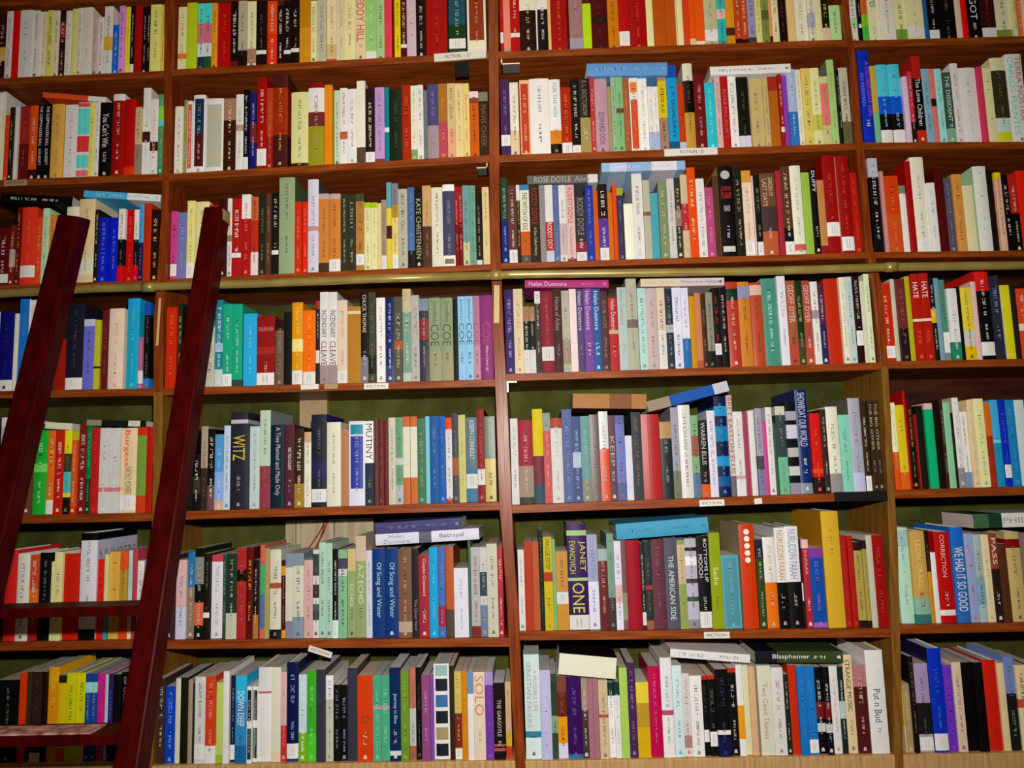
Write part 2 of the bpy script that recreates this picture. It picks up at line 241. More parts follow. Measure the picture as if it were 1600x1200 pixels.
(3,3,780,420,4): """@45 100 130 437 m=b9d;160 125 dca m=b77;197 235 221 b0-.35=ddd b.78-1=a86;234 235 221 b0-.35=ddd b.78-1=a86;271 140 544 b.85-1=ddd m=ccc;350 140 934 s.15-.32 m=b65;404 120 533 m=988 t:House_of_Ashes:a88:.5-.9:.6;452 135 bba b.1-.4=a98 m=8aa;498 125 edd n;541 125 658 t:Helen_Dunmore:cdd:.5-.97:.55 m=99b;597 122 85a t:Helen_Dunmore:dcd:.5-.97:.55;649 120 36a t:Helen_Dunmore:dde:.5-.97:.55;697 140 644 m=988;757 178 b33 t:Helen_Dunmore:dcc:.55-.97:.5 b.5-.55=cb9 m=d88;814 115 bcc t:Helen_Dunmore:999:.55-.97:.5 m=999;882 58 bba b.46-.55=877 m=888;936 120 bdd m=789;1006 120 cbb m=988;1057 118 dcb b0-.48=ddd m=577;1103 125 345 b.45-.55=bbb m=999;1157 115 dde m=46a;1206 118 dde b0-.37=37b m=77a;1243 170 c91 n;1282 150 c86 b.0-.1=b64 n;1312 155 532 m=a86;1357 145 998 m=555 b0-.22=221;1400 118 211 m=b33 s.16-.3;1445 115 111 m=ecc;1520 80 b43 b.78-.92=243 h;1595 80 c83 b.8-.95=99b h;1672 85 b53 b.85-.97=dba h""",
(3,4,1170,410,3.721): """@102 190 92 598 S=abc m=add h;245 78 dde m=99a;300 105 a64 t:GEOFF_DYER:dbb:.5-.95:.6 b0-.25=b54;340 105 242 b0-.3=553 m=bb7;387 105 a54 t:GEOFF_DYER:dbb:.5-.95:.6 b0-.25=b54;432 110 ddd m=556 b.55-.65=a9a;470 125 336 m=ddd b.5-1=635;553 93 b31 n h;596 85 ddc m=777;637 82 bcc m=89a;680 78 311 s.2-.37 m=ccc;706 108 ccb n;765 65 cdb m=676""",
(3,5,1170,410,3.721): """@790 860 118 b31 s.05-.2;886 95 bba n;946 95 322 b.4-1=733 m=966;975 80 aa2 n;1032 65 a21 t:HATE:eed:.72-.9:.6 b.45-.48=dcb m=c64;1087 60 a21 t:HATE:eed:.72-.9:.6 b.45-.48=dcb m=c64;1116 85 222 b.45-.62=da2 m=ddd;1145 90 79a n;1180 100 788 b.3-1=587 s.1-.35;1246 150 ccd b0-.25=286 m=aab;1266 140 111 n;1332 145 cb4 b.2-.4=bbb b.0-.18=da1;1362 110 caa n;1442 45 111 b.77-1=b22 s.05-.2 m=ddd;1500 75 334 m=88c;@1505 1558 130 bb2 b.05-.1=cb3 n S=ddc;1592 145 322 n;1660 150 b42 b.4-.5=cba;1720 110 322""",
(4,0,0,610,4): """@-20 40 170 99a b.9-1=bbb;130 200 322 n;190 220 643;278 250 293 b.5-.6=6b5;328 250 b62 s0-.17 m=cb9;386 250 a21 m=ecb;430 230 cc2 b0-.2=222 b.2-.25=db3 b.25-.5=4aa b.5-.72=443;466 310 b52 b0-.1=b31;527 210 722 m=ccb;557 210 174 b0-.4=242 m=4c8;606 235 a22 m=c33;672 235 bbb b.25-.3=b77 m=ccc;738 235 bbb b.25-.3=b77 m=ccc;845 235 cb9 s.03-.2 t:Burgess:c33:.55-.97:.42:-.15 t:EARTHLY_POWERS:665:.22-.54:.4;905 230 794 b0-.2=b42 b.9-1=b32 n;945 230 a21 n;972 235 ccb b0-.2=c62 n""",
(4,1,0,610,4): """@1030 1200 250 222;1245 400 211 b.3-.6=443;1292 225 a98 b0-.5=433;1337 240 211 b0-.3=755;1392 275 8ad b0-.12=ca8 b.5-1=59c m=bce;1434 220 bcd m=68a;1542 135 334 b.88-.92=bbb t:WITZ:cb3:.5-.76:.7 m=aaa S=667""",
(4,2,390,605,4): """@-3 60 245 bcc m=899;127 145 bcb b0-.43=945 S=899 m=554;214 235 134 t:A_Tree_Planted_and_Made_Only:bbc:.15-.97:.45;278 235 634 t:NO_TOI-COUNT:eee:.45-.72:.35 m=baa;338 260 432 b.0-.3=a83;384 280 ddc b.86-1=ca8 m=998;482 170 334 s.05-.19 m=889 S=228 b.3-.5=336;570 218 ddc m=887;620 265 b86 n;722 212 dde i.2-.82=34a i.84-.96=29a m=99c;776 212 eee b0-.5=345 t:MUTINY:444:.54-.97:.75;806 198 744 m=855;841 205 733 m=944;870 205 733 m=944;916 190 ccb m=876;962 188 7a8 b0-.22=bbc b.45-.53=ccc m=587;1007 183 c74 b.3-.88=ddc n;1053 182 c74 b.3-.88=ddc n;1102 195 586 m=8b9;1131 182 8cd n;1186 180 26a m=79c;1232 180 26b m=79c;1272 190 ddd b0-.05=b42 b.86-1=d51 m=888;1312 160 556 b.3-.5=a64 m=885;1358 172 cc8 m=aa6;1430 188 789 s.16-.33 t:JOSEPH_CONNOLLY:cdd:.5-.97:.55 b0-.4=58a;1477 135 922 b.18-.35=ddd m=b66;1545 182 787 b0-.5=cb6 t:JOSEPH_CONNOLLY:bbb:.53-.97:.55""",
(4,3,780,590,4): """@80 129 255 ddd m=999;222 265 a34 b0-.08=554 b.08-.45=a98 m=daa h;288 195 845 b.5-1=dc1 b0-.2=467 h n;336 220 c66 b.8-1=9aa m=daa;408 252 ddd b.88-1=b54 m=aaa;471 163 67a m=89b;524 243 569 b.4-.58=bcd m=9bd;582 240 7aa b0-.25=998 m=9cc;642 230 766 m=988;700 210 ddd b0-.58=d51 m=a99;744 235 756 t:KEEP:ca9:.4-.75:.6;802 235 67a b.2-.9=78c m=b56;846 362 dde n;907 215 455 m=955;1024 228 b33 h n;1097 275 233 b.78-1=b96 m=899;1146 185 aab b0-.3=887;1222 170 ddd m=777;1267 235 68a b.3-.5=8b8 b.5-.75=a65 b.75-1=8b8 m=777;1325 265 222 b0-.17=d61 t:WARREN_ELLIS:ccc:.42-.97:.5 m=a99;1376 205 dde m=99a;1452 115 125 b.1-.2=16a b.3-.4=29c b.55-.7=18b b.8-.9=29c m=3ad h;1490 110 ccc b0-.2=778 t:BRET_EASTON_ELLIS:b33:.22-.98:.8;1550 212 ddd m=999 b.2-.24=caa;1580 215 a46 n;1620 205 ddd n""",
(4,4,1170,580,3.721): """@20 58 225 ddd m=bbb;103 215 aab b0-.3=88a b.3-.45=556;128 290 c59 n;165 208 ddd m=888;185 300 465 n;242 203 7b9 b.42-.9=455 b.9-1=ccb m=888;308 178 112 b0-.12=99a b.2-.3=ccc b.4-.5=bbb b.6-.75=ccd b.8-.9=aab n;378 105 137 b0-.1=89a t:SHOWBOAT_OUR_WORLD:ccd:.45-.97:.6;@385 445 243 c21 b.25-.3=d52 b0-.2=322 m=d64;482 220 433 m=bba;552 205 ddc b0-.22=999 m=776;617 252 8cb m=576;686 155 aab b0-.2=bbd S=776 m=79a;722 175 432 s0-.17;760 170 432 t:THE_BIG_OTHER:ba8:.45-.97:.5 m=a98;802 170 432 t:THE_BIG_OTHER:ba8:.45-.97:.5 m=a98""",
(4,5,1170,580,3.721): """@850 892 182 ddb b0-.43=c51 m=aa8;943 195 cb2 b0-.2=c62 m=ca2;958 112 a11 S=a11 n;992 165 511 b0-.5=111 m=aa3;1012 250 922 n;1052 200 221 n;1112 185 1a7 b.93-1=caa n;1150 200 211 n;1172 160 421 m=bbb;1212 180 8b9 n;1228 240 221 n;1267 152 ccc b0-.22=889 S=aa9 m=aaa;1306 235 ccc b0-.2=78a;1352 165 cb9 m=aa8;1412 158 cc9 m=998;1450 180 b62 b0-.6=932 n;1496 165 49c b0-.55=28a b.5-.54=6bd n;1540 165 13a s.1-.25 m=56c;1592 165 27a m=48b;1650 165 abb n;1715 170 544""",
(5,0,0,805,4): """@-60 10 230 211;86 218 a22 n;162 240 bba m=333;222 250 a42 b0-.3=822 b.3-.6=b62;302 235 111 m=777;320 290 bb8 m=443;372 230 cb8 m=887;482 240 a21 n h;587 112 bbc b0-.1=111 b.93-1=111 m=666 S=aab R=NUMBERS:778;637 275 b21 m=c43;660 245 bb8 b0-.4=489 n;736 228 b94 m=c85;782 230 c52 b.4-.8=a83 b0-.1=c41;815 220 9bb b0-.3=cb9;846 210 a45 n;888 285 ddc m=a54""",
(5,1,0,805,4): """@1010 1093 250 433;1157 280 bbc b.4-1=caa m=68a;1210 235 876 b.6-1=27a m=cba;1266 205 121 b.15-.4=c64 b.6-.9=888 m=bbb;1306 240 221 s.25-.31 m=777;1387 250 ccd b.92-1=b45 m=999;1408 250 354 m=9bb;1476 240 bba b.3-1=343 m=aba;1533 205 a33 b.63-.76=221 m=c55;1578 200 611 m=db5;1600 280 643 n""",
(5,2,390,800,4): """@15 50 300 211 b0-.3=a74;90 208 c65 b.1-.47=57a b.47-.8=4a7 b.8-.82=b54 n;120 228 a96 m=ba7;192 235 ccb b0-.1=222 b.56-.62=a53 m=654;222 300 511 m=caa b.8-.92=c92 b.0-.1=c92;267 258 ccb b0-.2=889 b.83-1=89a n;337 258 89a b.25-.85=ccb m=668;394 300 caa m=a87;433 235 ccc b.2-.3=455 b.45-.6=444 b.7-.95=455 b.3-.38=566;476 190 acb m=577;518 195 acb m=577;554 230 111 b0-.2=cdd m=ddd;610 235 8b9 b.7-.78=ccc b.78-.9=556;664 230 9a7 b.75-1=cb8 t:ECHO:cca:.35-.6:.5;730 150 9a7 b.75-1=cba t:A-Z_ECHO:cdb:.33-.72:.5;768 240 ccd m=89a;848 228 148 t:Of_Song_and_Water:acd:.22-.84:.5;932 228 148 t:Of_Song_and_Water:acd:.22-.84:.5;1017 230 865 m=ca9 b.06-.18=ba9;1062 226 333 t:The_Quiet_Vend:b8a:.08-.42:.5 m=6aa;1128 268 a34 t:Couples_Crossword:ecb:.5-.95:.4;1182 222 1ad m=6cf;1230 222 57b b.12-.35=a34 m=88c;1283 215 b63 b0-.3=654 n;1373 350 dde m=aaa;1392 180 576 n;1447 220 bbb b0-.12=833 m=944;1492 220 ccc b0-.35=78a b.45-.72=456 m=999;1560 198 ccb m=473;1618 215 b34 m=ecc""",
(5,3,780,795,4): """@120 168 255 ddd m=888;221 205 b42 n;262 205 b64 n;290 130 232 m=665;346 175 cb1 b.52-.62=b42 t:MAGGIE_ESTEP:432:.65-.97:.5 m=a92;367 190 8b8 n;442 265 c94 s.33-.48;568 95 426 s0-.14 t:JANET:cc5:.55-.84:.36:.24 t:EVANOVICH:cc5:.53-.84:.3:-.24 t:ONE:cc6:.16-.44:.6 b.89-.94=ac8 b.46-.49=ac8 h;634 160 dde b.5-1=aac m=57a;693 250 733 b.85-1=abb m=daa;737 155 8a9 b0-.33=544 m=687;782 200 dde b.3-.5=dbb m=966;812 190 866 b.1-.4=998 n;900 195 a13 n h;927 215 433 s.05-.2;972 205 344 b.45-.5=a44 b0-.1=a64 m=876;1052 190 745 m=966;1137 180 667 t:THE_AMERICAN_SIDE:cdd:.1-.8:.4;1187 195 9a6 b.5-.95=cb9 m=b86;1260 185 bbc b.7-.8=eee b.3-.35=464 b.5-.55=555 b.86-.9=333 b.0-.1=999;1337 170 112 s0-.18 t:MOOCH:ddd:.55-.8:.35:-.22 t:BOTTOMS_UP:ddd:.5-.97:.28:.22;1411 150 9a1 m=663 t:Sadie:dda:.45-.64:.45;1522 290 6ab i.04-.96=59a m=7bc S=7ab;@1535 1630 95 c41 o=eed:.62-.96:5 n S=ba8""",
(5,4,1170,785,3.721): """@68 113 215 452 b.78-1=334 m=bcb;183 200 ddd b0-.5=d71 m=ba8;246 145 ddd b0-.45=111 t:NURUDDIN_FARAH:b84:.48-.97:.6 m=999;325 138 ddd b0-.45=111 t:NURUDDIN_FARAH:79b:.48-.97:.6 m=999;335 210 311 s.3-.5;380 215 a34 b.9-1=dbb t:BAZAAR:daa:.6-.88:.4;460 265 15a b.88-1=84a b0-.06=96b m=c6c;570 50 ca3 S=b82 m=ba3;605 190 a22 m=b44;644 195 a21 m=b44;690 230 a95 b0-.08=321 b.9-1=321;722 220 a95 b0-.08=321 b.9-1=321 m=765;757 190 bba n;838 190 911 m=b44""",
(5,5,1170,785,3.721): """@890 970 145 acb b.8-.97=9bb m=79a;1068 165 b95 b0-.28=8a9 b.0-.1=377 t:LEON_CRAIG:cb7:.4-.9:.35 h;1092 160 b82 b.55-1=321;1122 290 dcc n;1213 170 a11 t:CORRECTION:daa:.5-.97:.28 s.08-.14 h;1297 142 36a b.8-1=26b t:WE_HAD_IT_SO_GOOD:cde:.12-.79:.7;1350 180 89b m=b67;1397 185 9aa b.2-.5=79a;1442 185 cb9 m=a99;1490 180 322 b.6-1=843 t:PASS:cba:.65-.95:.6;1540 240 532 n;1625 170 a96 b.82-.92=711;1700 180 766""",
(6,0,0,990,4): """@-40 100 290 111 m=776;140 245 a31 n;172 240 332 n;243 240 322 b0-.1=cb8 m=533;272 240 211 n;347 210 b71 m=c93 b.8-1=c81;397 262 c91 b.91-1=321 b0-.15=a51 n;457 245 aa1 m=443;517 245 aa1 m=443;552 250 248 b.78-.9=8bd m=89c;588 250 248 b.78-.9=8bd m=89c;642 250 a27 n;662 255 9ac n;692 250 326 m=57a;743 255 111 n;817 240 111 t:THE_EMPEROR:9b9:.4-.95:.25:.22 t:OF_OCEAN_PARK:998:.35-.95:.22:-.2;830 240 742 n""",
(6,1,0,990,4): """@900 1020 280 433;1088 330 14a m=79c;1120 280 bba n;1168 275 221 n;1195 290 987 n;1210 310 232 n;1277 270 bbb s.05-.22;1342 265 b42 b0-.2=ccd m=c87;1388 305 8a2 b.1-1=ab6 n;1426 235 ccc n;1466 262 224 s.03-.2 m=9ac;1536 262 38b b.7-1=3ad b0-.2=269 t:DOWN_DEEP:cde:.42-.82:.6;@1538 1570 330 ddd i.05-.45=244 i.55-.95=223 m=aaa""",
(6,2,390,990,4): """@-16 8 330 ddd i.05-.45=244 i.55-.95=223 m=aaa;46 330 ddd i.05-.45=244 i.55-.95=223 m=aaa;132 210 ccc b.72-.74=a66 n h;192 210 ccb b.0-.1=cba n;229 240 b33 b.4-1=caa m=baa;305 180 125 s.03-.18 S=114 m=9ac b0-.02=147;356 255 bcd b0-.33=7a2 m=ddd;416 230 4a3 b.0-.3=5b3 m=8c8;472 225 445 n;524 262 bba b.72-1=ddd m=999;568 320 111 m=99a;614 320 111 m=99a;675 215 445 S=223 n;772 262 c41 t:D:842:.44-.52:.5;824 260 5a8 b.6-.64=b9a m=8cb;878 260 5a8 b.6-.64=b9a m=8cb;948 212 136 t:Journey_in_Blue:acc:.4-.72:.4 b.06-.11=ccc;1000 230 793 m=9b4;1044 215 bbb b.56-1=b76 b0-.15=a64;1080 210 111 m=665;1132 258 958 m=c9c;1156 258 85a n;1256 188 ddd i.87-.985=9bb i.71-.84=123 i.54-.67=47a i.37-.5=123 i.2-.33=a97 i.03-.16=123 n;1287 200 432 n;1332 235 cb6 b.13-.52=832 s0-.12 m=cb7;1370 235 c82 m=da4;1408 240 ddd b.75-1=79b n;1480 240 dcb t:SOLO:c86:.5-.96:.8 m=caa;1532 240 74a b.85-1=a9c m=95b;1603 308 211 t:THE_GARGOYLE:cba:.3-.78:.35 b.11-.15=a65 b.17-.2=a65""",
(6,3,780,990,4): """@47 104 300 ca8 b0-.16=b42 b.16-.34=ca3 m=b96;@170 268 130 cdd b.2-.26=38a t:SEBASTIAN_FAULKS:9aa:.3-.93:.3:-.2 t:A_POSSIBLE_LIFE:b9a:.45-.85:.25:.2;337 228 bbd m=ccd;375 240 454 b.3-.5=8a8 b.7-.9=353 m=342;435 262 d91 b0-.18=ccd b.5-.8=732 b.8-1=854;528 262 416 m=76b b.0-.05=27a;567 280 544 b.6-1=a98;602 280 a78 n;634 280 a78 n;695 290 cb9 m=877 b.52-.56=b54;733 305 ddd b.82-1=244 m=999;770 300 ddd b.82-1=244 m=999;822 213 ac6 n;873 180 536 m=a8a;953 303 b93 b.72-1=dc4 b.0-.4=ca1 n;1032 203 b15 m=e6a;1106 142 dde m=497 b.42-.47=b57;1167 198 cdd m=5ac;1212 248 ccc b.1-.25=a88 m=c68;1290 262 dde m=957;1324 262 111 s.17-.32 m=445 b.95-1=b31;1374 260 111 s.12-.3 m=676 b.95-1=b31;1458 222 111 b.25-.3=ddd b0-.22=225 m=447;1508 215 111 m=ccc b.95-1=b31;1550 193 ddd b.18-.55=d92 n;1587 195 cca n;1630 205 ca8 n""",
(6,4,1170,985,3.721): """@78 158 203 ccb t:Two_Good_Thieves:a87:.18-.8:.42;230 215 ccc m=b66;260 255 232 m=bbb;305 200 b31 n;360 208 27b m=48c;414 208 27b m=48c s.02-.17;457 212 112 b.4-.6=722 m=ccc b.25-.35=bbb;502 212 112 b.4-.6=722 m=ccc b.25-.35=bbb;550 205 ccc m=b88;585 210 233 b.4-.6=abb m=ccc;640 140 cb9 t:STRANGE_MUSIC:333:.42-.95:.5 m=765;718 200 522 b.75-1=a77 m=caa;826 113 ccc m=556 t:Put_n_Bud:444:.3-.62:.4;850 200 b93 b.6-1=321 n;900 195 ba8 b.3-1=b93 n""",
(6,5,1170,985,3.721): """@905 966 310 986 m=ba9;1001 150 211 m=776;1083 190 98a b.2-.55=222 s.02-.17;1172 103 13a h s.02-.18 S=224 m=46b;1223 200 63a m=84a;1280 183 ba9 m=654;1342 185 111 n;1407 185 111 n;1487 172 a21 h n;1532 188 ba8 n;1592 150 222 b.6-1=67a m=676;1660 200 ba8 b.5-.6=a43;1720 190 544""",
}
# row, x_left, y_bottom_left, x_right, y_bottom_right, thickness px, colour, opts, depth, label, Y of the spine
FLATS = [
(1, 917, 119, 1043, 117, 20, '69c', 'm=8ad', .14, 'pale blue book lying flat on the second shelf, centre-right bay', .004),
(1, 1110, 118, 1236, 113, 13.5, 'eee', 'm=777', .14, 'white book lying flat on the second shelf, right of the blue flat one', .004),
(1, 66, 152, 165, 160, 8, 'b42', 'b.0-.28=ccb n', .13, 'thin red book lying flat on the second shelf, far-left bay', .010),
(2, 130, 308, 250, 315, 10.5, 'ddd', 'b.43-1=49c m=8ad', .14, 'blue and white book lying flat on the third shelf, far-left bay', .004),
(2, 0, 316, 112, 322, 14, '111', 'm=ccc', .13, 'black book lying flat at far left of the third shelf', .006),
(2, 824, 288, 934, 285, 13, '777', 't:ROSE_DOYLE:bba:.38-.9:.7 t:Alva:aaa:.12-.33:.7 b.0-.14=ddd', .13, 'grey photo-covered book lying flat on the third shelf, centre-right bay', .008),
(2, 940, 269, 1071, 265, 14, '9bd', 'b.1-.4=dde b.7-.9=bce m=dde', .15, 'pale blue and white book lying flat on the third shelf', .003),
(3, 820, 449.5, 951, 449.5, 11.5, 'b48', 't:Helen_Dunmore:dcd:.5-.95:.6 m=d7a', .13, 'pink book lying flat on the fourth shelf under the pipe', .004),
(3, 1001, 448, 1132, 446, 12, 'dcb', 'b.0-.54=dcc t:Welcome_to_Highgate:68b:.05-.52:.5 t:MARK_DUNN:bb9:.6-.95:.5', .13, 'cream book lying flat on the fourth shelf, right of the pink one', .004),
(4, 895, 638, 1010, 639, 23, 'b85', 'b.2-.5=964 n', .13, 'torn tan book lying flat on the fifth shelf', .004),
(4, 1014, 644, 1140, 611, 17, '26b', 'b.0-.18=ccd b.72-1=a98 n', .14, 'blue book lying tilted on the fifth shelf, white label at its right end', .004),
(4, 135, 665, 228, 667, 9, '222', 'b.1-.3=bba b.75-1=887 n', .13, 'black book lying flat on the fifth shelf, far-left bay', .008),
(4, 70, 670, 112, 672, 10, 'bba', 'n', .13, 'small white book lying flat beside the ladder on the fifth shelf', .006),
(5, 587, 853, 749, 843, 17.5, 'dde', 't:Helen:89b:.72-.87:.35:.22 t:Dunmore:89b:.67-.92:.35:-.22 t:Betrayal:666:.15-.38:.5 b.46-.58=778', .15, 'white book lying flat on the sixth shelf under a purple one', .004),
(5, 587, 835, 721, 826, 17, '558', 'm=88b', .15, 'purple book lying on the white flat book of the sixth shelf', .006),
(5, 964, 844, 1108, 832.5, 24.5, '5ac', 'm=489', .17, 'thick light-blue book lying flat on the sixth shelf', .003),
(5, 1522, 826, 1640, 822, 22, '464', 'b0-.62=bbb t:PHIL:888:.3-.6:.4 b.62-.8=243', .14, 'green and white photo book lying flat on the sixth shelf at right edge', .006),
(6, 1047, 1027, 1172, 1036.5, 13, 'ddd', 'm=999', .14, 'white book lying flat on the bottom shelf, centre-right bay', .002),
(6, 1180, 1036, 1318, 1036, 18, '453', 'b.75-1=223 t:Blasphemer:dde:.38-.8:.5', .14, 'dark green book with navy end lying flat on the bottom shelf', .003),
(6, 872, 1054, 962, 1062, 34, '211', 'n F', .13, 'thick book lying with its pages forward on the bottom shelf', .002),
]

# ---------------------------------------------------------------- shelf lines read off the photo (front top edge of each board, bay by bay; then board thickness px)
S = [[(0,122,262,110),(277,108,760,81),(786,80,1317,61.5),(1340,63,1600,56)],
[(0,281,255,271),(267,271,756,242.5),(782,242,1337,223.5),(1347,222.6,1600,221)],
[(0,445,250,437.5),(262,436,765,412.5),(785,411,1353,394),(1363,394,1600,391)],
[(0,611,245,606.5),(262,606,772,592.5),(792,584,1380,566),(1385,564.5,1600,560.5)],
[(0,806,245,801),(250,800,780,784),(802,789,1385,767.5),(1388,766,1600,760)],
[(0,1004,225,1000),(232,1001,790,997),(812,987,1390,982),(1404,977,1600,973)],
[(0,1195,222,1191),(232,1197,800,1189),(815,1190,1393,1180),(1393,1180,1600,1176)]]
TH = [12, 12, 10, 12, 13, 13, 22]
P1 = [(-70,258,273),(50,257,271),(200,256,267),(350,251,262),(430,246,259),(500,240,254),(640,240,254),(800,238,252),(1010,230,246),(1200,222,238)]
P2 = [(-70,762,778),(50,763,779),(190,764,780),(360,765,781),(440,768,784),(520,770,787),(590,773,791),(640,775,794),(790,780,800),(860,786,803),(950,792,810),(1020,796,813),(1180,804,820),(1210,806,822)]
P3 = [(-70,1311,1323),(30,1317,1328),(100,1328,1339),(200,1334,1346),(270,1342,1354),(380,1352,1363),(440,1364,1376),(560,1376,1387),(650,1382,1392),(770,1387,1398),(850,1389,1403),(950,1392,1405),(1010,1394,1407),(1180,1398,1411),(1210,1399,1412)]
BACK = 0.235
SH = []
for r, row in enumerate(S):
    o = []
    for (x0, y0, x1, y1) in row:
        o.append((at(x0, y0), at(x1, y1)))
    SH.append(o)
def shelf_z(r, b, X):
    a, c = SH[r][b]
    return a.z + (c.z - a.z) * (X - a.x) / (c.x - a.x)
def shelf_py(r, b, x):
    x0, y0, x1, y1 = S[r][b]
    return y0 + (y1 - y0) * (x - x0) / (x1 - x0)

# ---------------------------------------------------------------- the bookcase
case = empty('bookcase', (0, 0, 0))
tag(case, 'wall of reddish wooden bookshelves, green-backed in its lower half', 'bookcase')
XL, XR = -1.62, 1.62
def xpost(P, z, side):
    pts = [at(q[1 + side], q[0]) for q in P]
    for a, b in zip(pts, pts[1:]):
        if a.z >= z >= b.z:
            return a.x + (b.x - a.x) * (a.z - z) / (a.z - b.z)
    return pts[0].x if z > pts[0].z else pts[-1].x
def cut(P, y):
    a = [q for q in P if q[0] <= y]; b = [q for q in P if q[0] > y]
    q0, q1 = a[-1], b[0]; f = (y - q0[0]) / (q1[0] - q0[0])
    m = (y,) + tuple(q0[i] + (q1[i] - q0[i]) * f for i in (1, 2))
    return a + [m], [m] + b
U = []
for P, y in ((P1, 612), (P2, None), (P3, 572)):
    if y: a, b = cut(P, y); U += [(a, M_WOODV, False), (b, M_WOODU, True)]
    else: U.append((P, M_WOODV, True))
for P, um, foot in U:
    mb = MB()
    rows = [(at(q[1], q[0]), at(q[2], q[0])) for q in P]
    rows = [(Vector((a.x, 0, a.z)), Vector((b.x, 0, b.z))) for a, b in rows]
    if foot: rows.append((Vector((rows[-1][0].x, 0, 0.0)), Vector((rows[-1][1].x, 0, 0.0))))
    n = len(rows); vs = []
    for a, b in rows:
        zz = (a.z + b.z) / 2
        vs += [(a.x, -0.001, zz), (b.x, -0.001, zz), (b.x, BACK, zz), (a.x, BACK, zz)]
    mb.v = vs
    for i in range(n - 1):
        for k in range(4):
            j = (k + 1) % 4
            mb.f.append((i*4+k, i*4+4+k, i*4+4+j, i*4+j)); mb.c.append((1,1,1,1)); mb.m.append(0)
    mb.f += [(0, 1, 2, 3), (n*4-4, n*4-1, n*4-2, n*4-3)]; mb.c += [(1,1,1,1)]*2; mb.m += [0]*2
    mb.build('upright', um, case, bevel=0.001)
for x in (XL, XR):
    mb = MB(); mb.box(x - 0.012, x + 0.012, -0.001, BACK, 0, 2.75); mb.build('upright', M_WOODV, case)
for r in range(7):
    for b in range(4):
        a, c = SH[r][b]
        za = a.z
        if b == 0: xa, xb = XL + 0.012, xpost(P1, za, 0) + 0.002
        if b == 1: xa, xb = xpost(P1, za, 1) - 0.002, xpost(P2, c.z, 0) + 0.002
        if b == 2: xa, xb = xpost(P2, za, 1) - 0.002, xpost(P3, c.z, 0) + 0.002
        if b == 3: xa, xb = xpost(P3, za, 1) - 0.002, XR - 0.012
        z0, z1 = shelf_z(r, b, xa), shelf_z(r, b, xb)
        t = TH[r] / 650.0
        mb = MB()
        mb.hexa([(xa, 0, z0-t), (xa, 0, z0), (xa, BACK, z0-t), (xa, BACK, z0), (xb, 0, z1-t), (xb, 0, z1), (xb, BACK, z1-t), (xb, BACK, z1)])
        mb.build('shelf_board', M_WOOD if r < 6 else M_WOODP, case, bevel=0.0012)
for z, m in ((2.72, M_WOOD), (0.40, M_WOOD), (0.08, M_WOOD)):
    mb = MB(); mb.box(XL, XR, 0, BACK, z, z + 0.02); mb.build('shelf_board', m, case)
zmid = at(800, 430).z
mb = MB(); mb.box(XL, XR, BACK, BACK + 0.012, 0, zmid); mb.build('back_panel', M_GREEN, case)
mb = MB(); mb.box(at(1395, 700).x, XR, BACK - 0.004, BACK - 0.0005, shelf_z(4, 3, 1.0), zmid); mb.build('back_panel', M_WOODB, case)
mb = MB(); mb.box(XL, XR, BACK, BACK + 0.012, zmid, 2.75); mb.build('back_panel', M_WOODB, case)
for o, nm, dims in ((M_WALL, 'wall_back', (-4, 4, BACK + 0.012, BACK + 0.11, 0, 3.4)), (M_FLOOR, 'floor', (-4, 4, -4, BACK + 0.11, -0.1, 0))):
    mb = MB(); mb.box(*dims); tag(mb.build(nm, o), kind='structure')

# ---------------------------------------------------------------- books
def parse_opts(toks):
    o = {'bands': [], 'texts': [], 'marks': 'auto', 'sticker': None}
    for t in toks:
        if t.startswith('t:'):
            q = t.split(':'); a, b = [float(v) for v in q[3].split('-')]
            o['texts'].append((q[1].replace('_', ' '), q[2], a, b, float(q[4]) if len(q) > 4 else 0.5, float(q[5]) if len(q) > 5 else 0.0))
        elif t.startswith('m='): o['marks'] = t[2:]
        elif t.startswith('S='): o['side'] = t[2:]
        elif t == 'n': o['marks'] = None
        elif t == 'h': o['hard'] = True
        elif t == 'F': o['fore'] = True
        elif t.startswith('i.'):
            rg, c = t[1:].split('='); a, b = rg.split('-'); o.setdefault('insets', []).append((float(a), float(b), c))
        elif t.startswith('o='):
            c, rg, n = t[2:].split(':'); a, b = rg.split('-'); o['dots'] = (c, float(a), float(b), int(n))
        elif t.startswith('R='): o['sidetext'] = t[2:].split(':')
        elif t[0] == 'b':
            rg, c = t[1:].split('='); a, b = rg.split('-'); o['bands'].append((float(a), float(b), c))
        elif t[0] == 's':
            a, b = t[1:].split('-'); o['sticker'] = (float(a), float(b))
        else: raise ValueError(t)
    return o

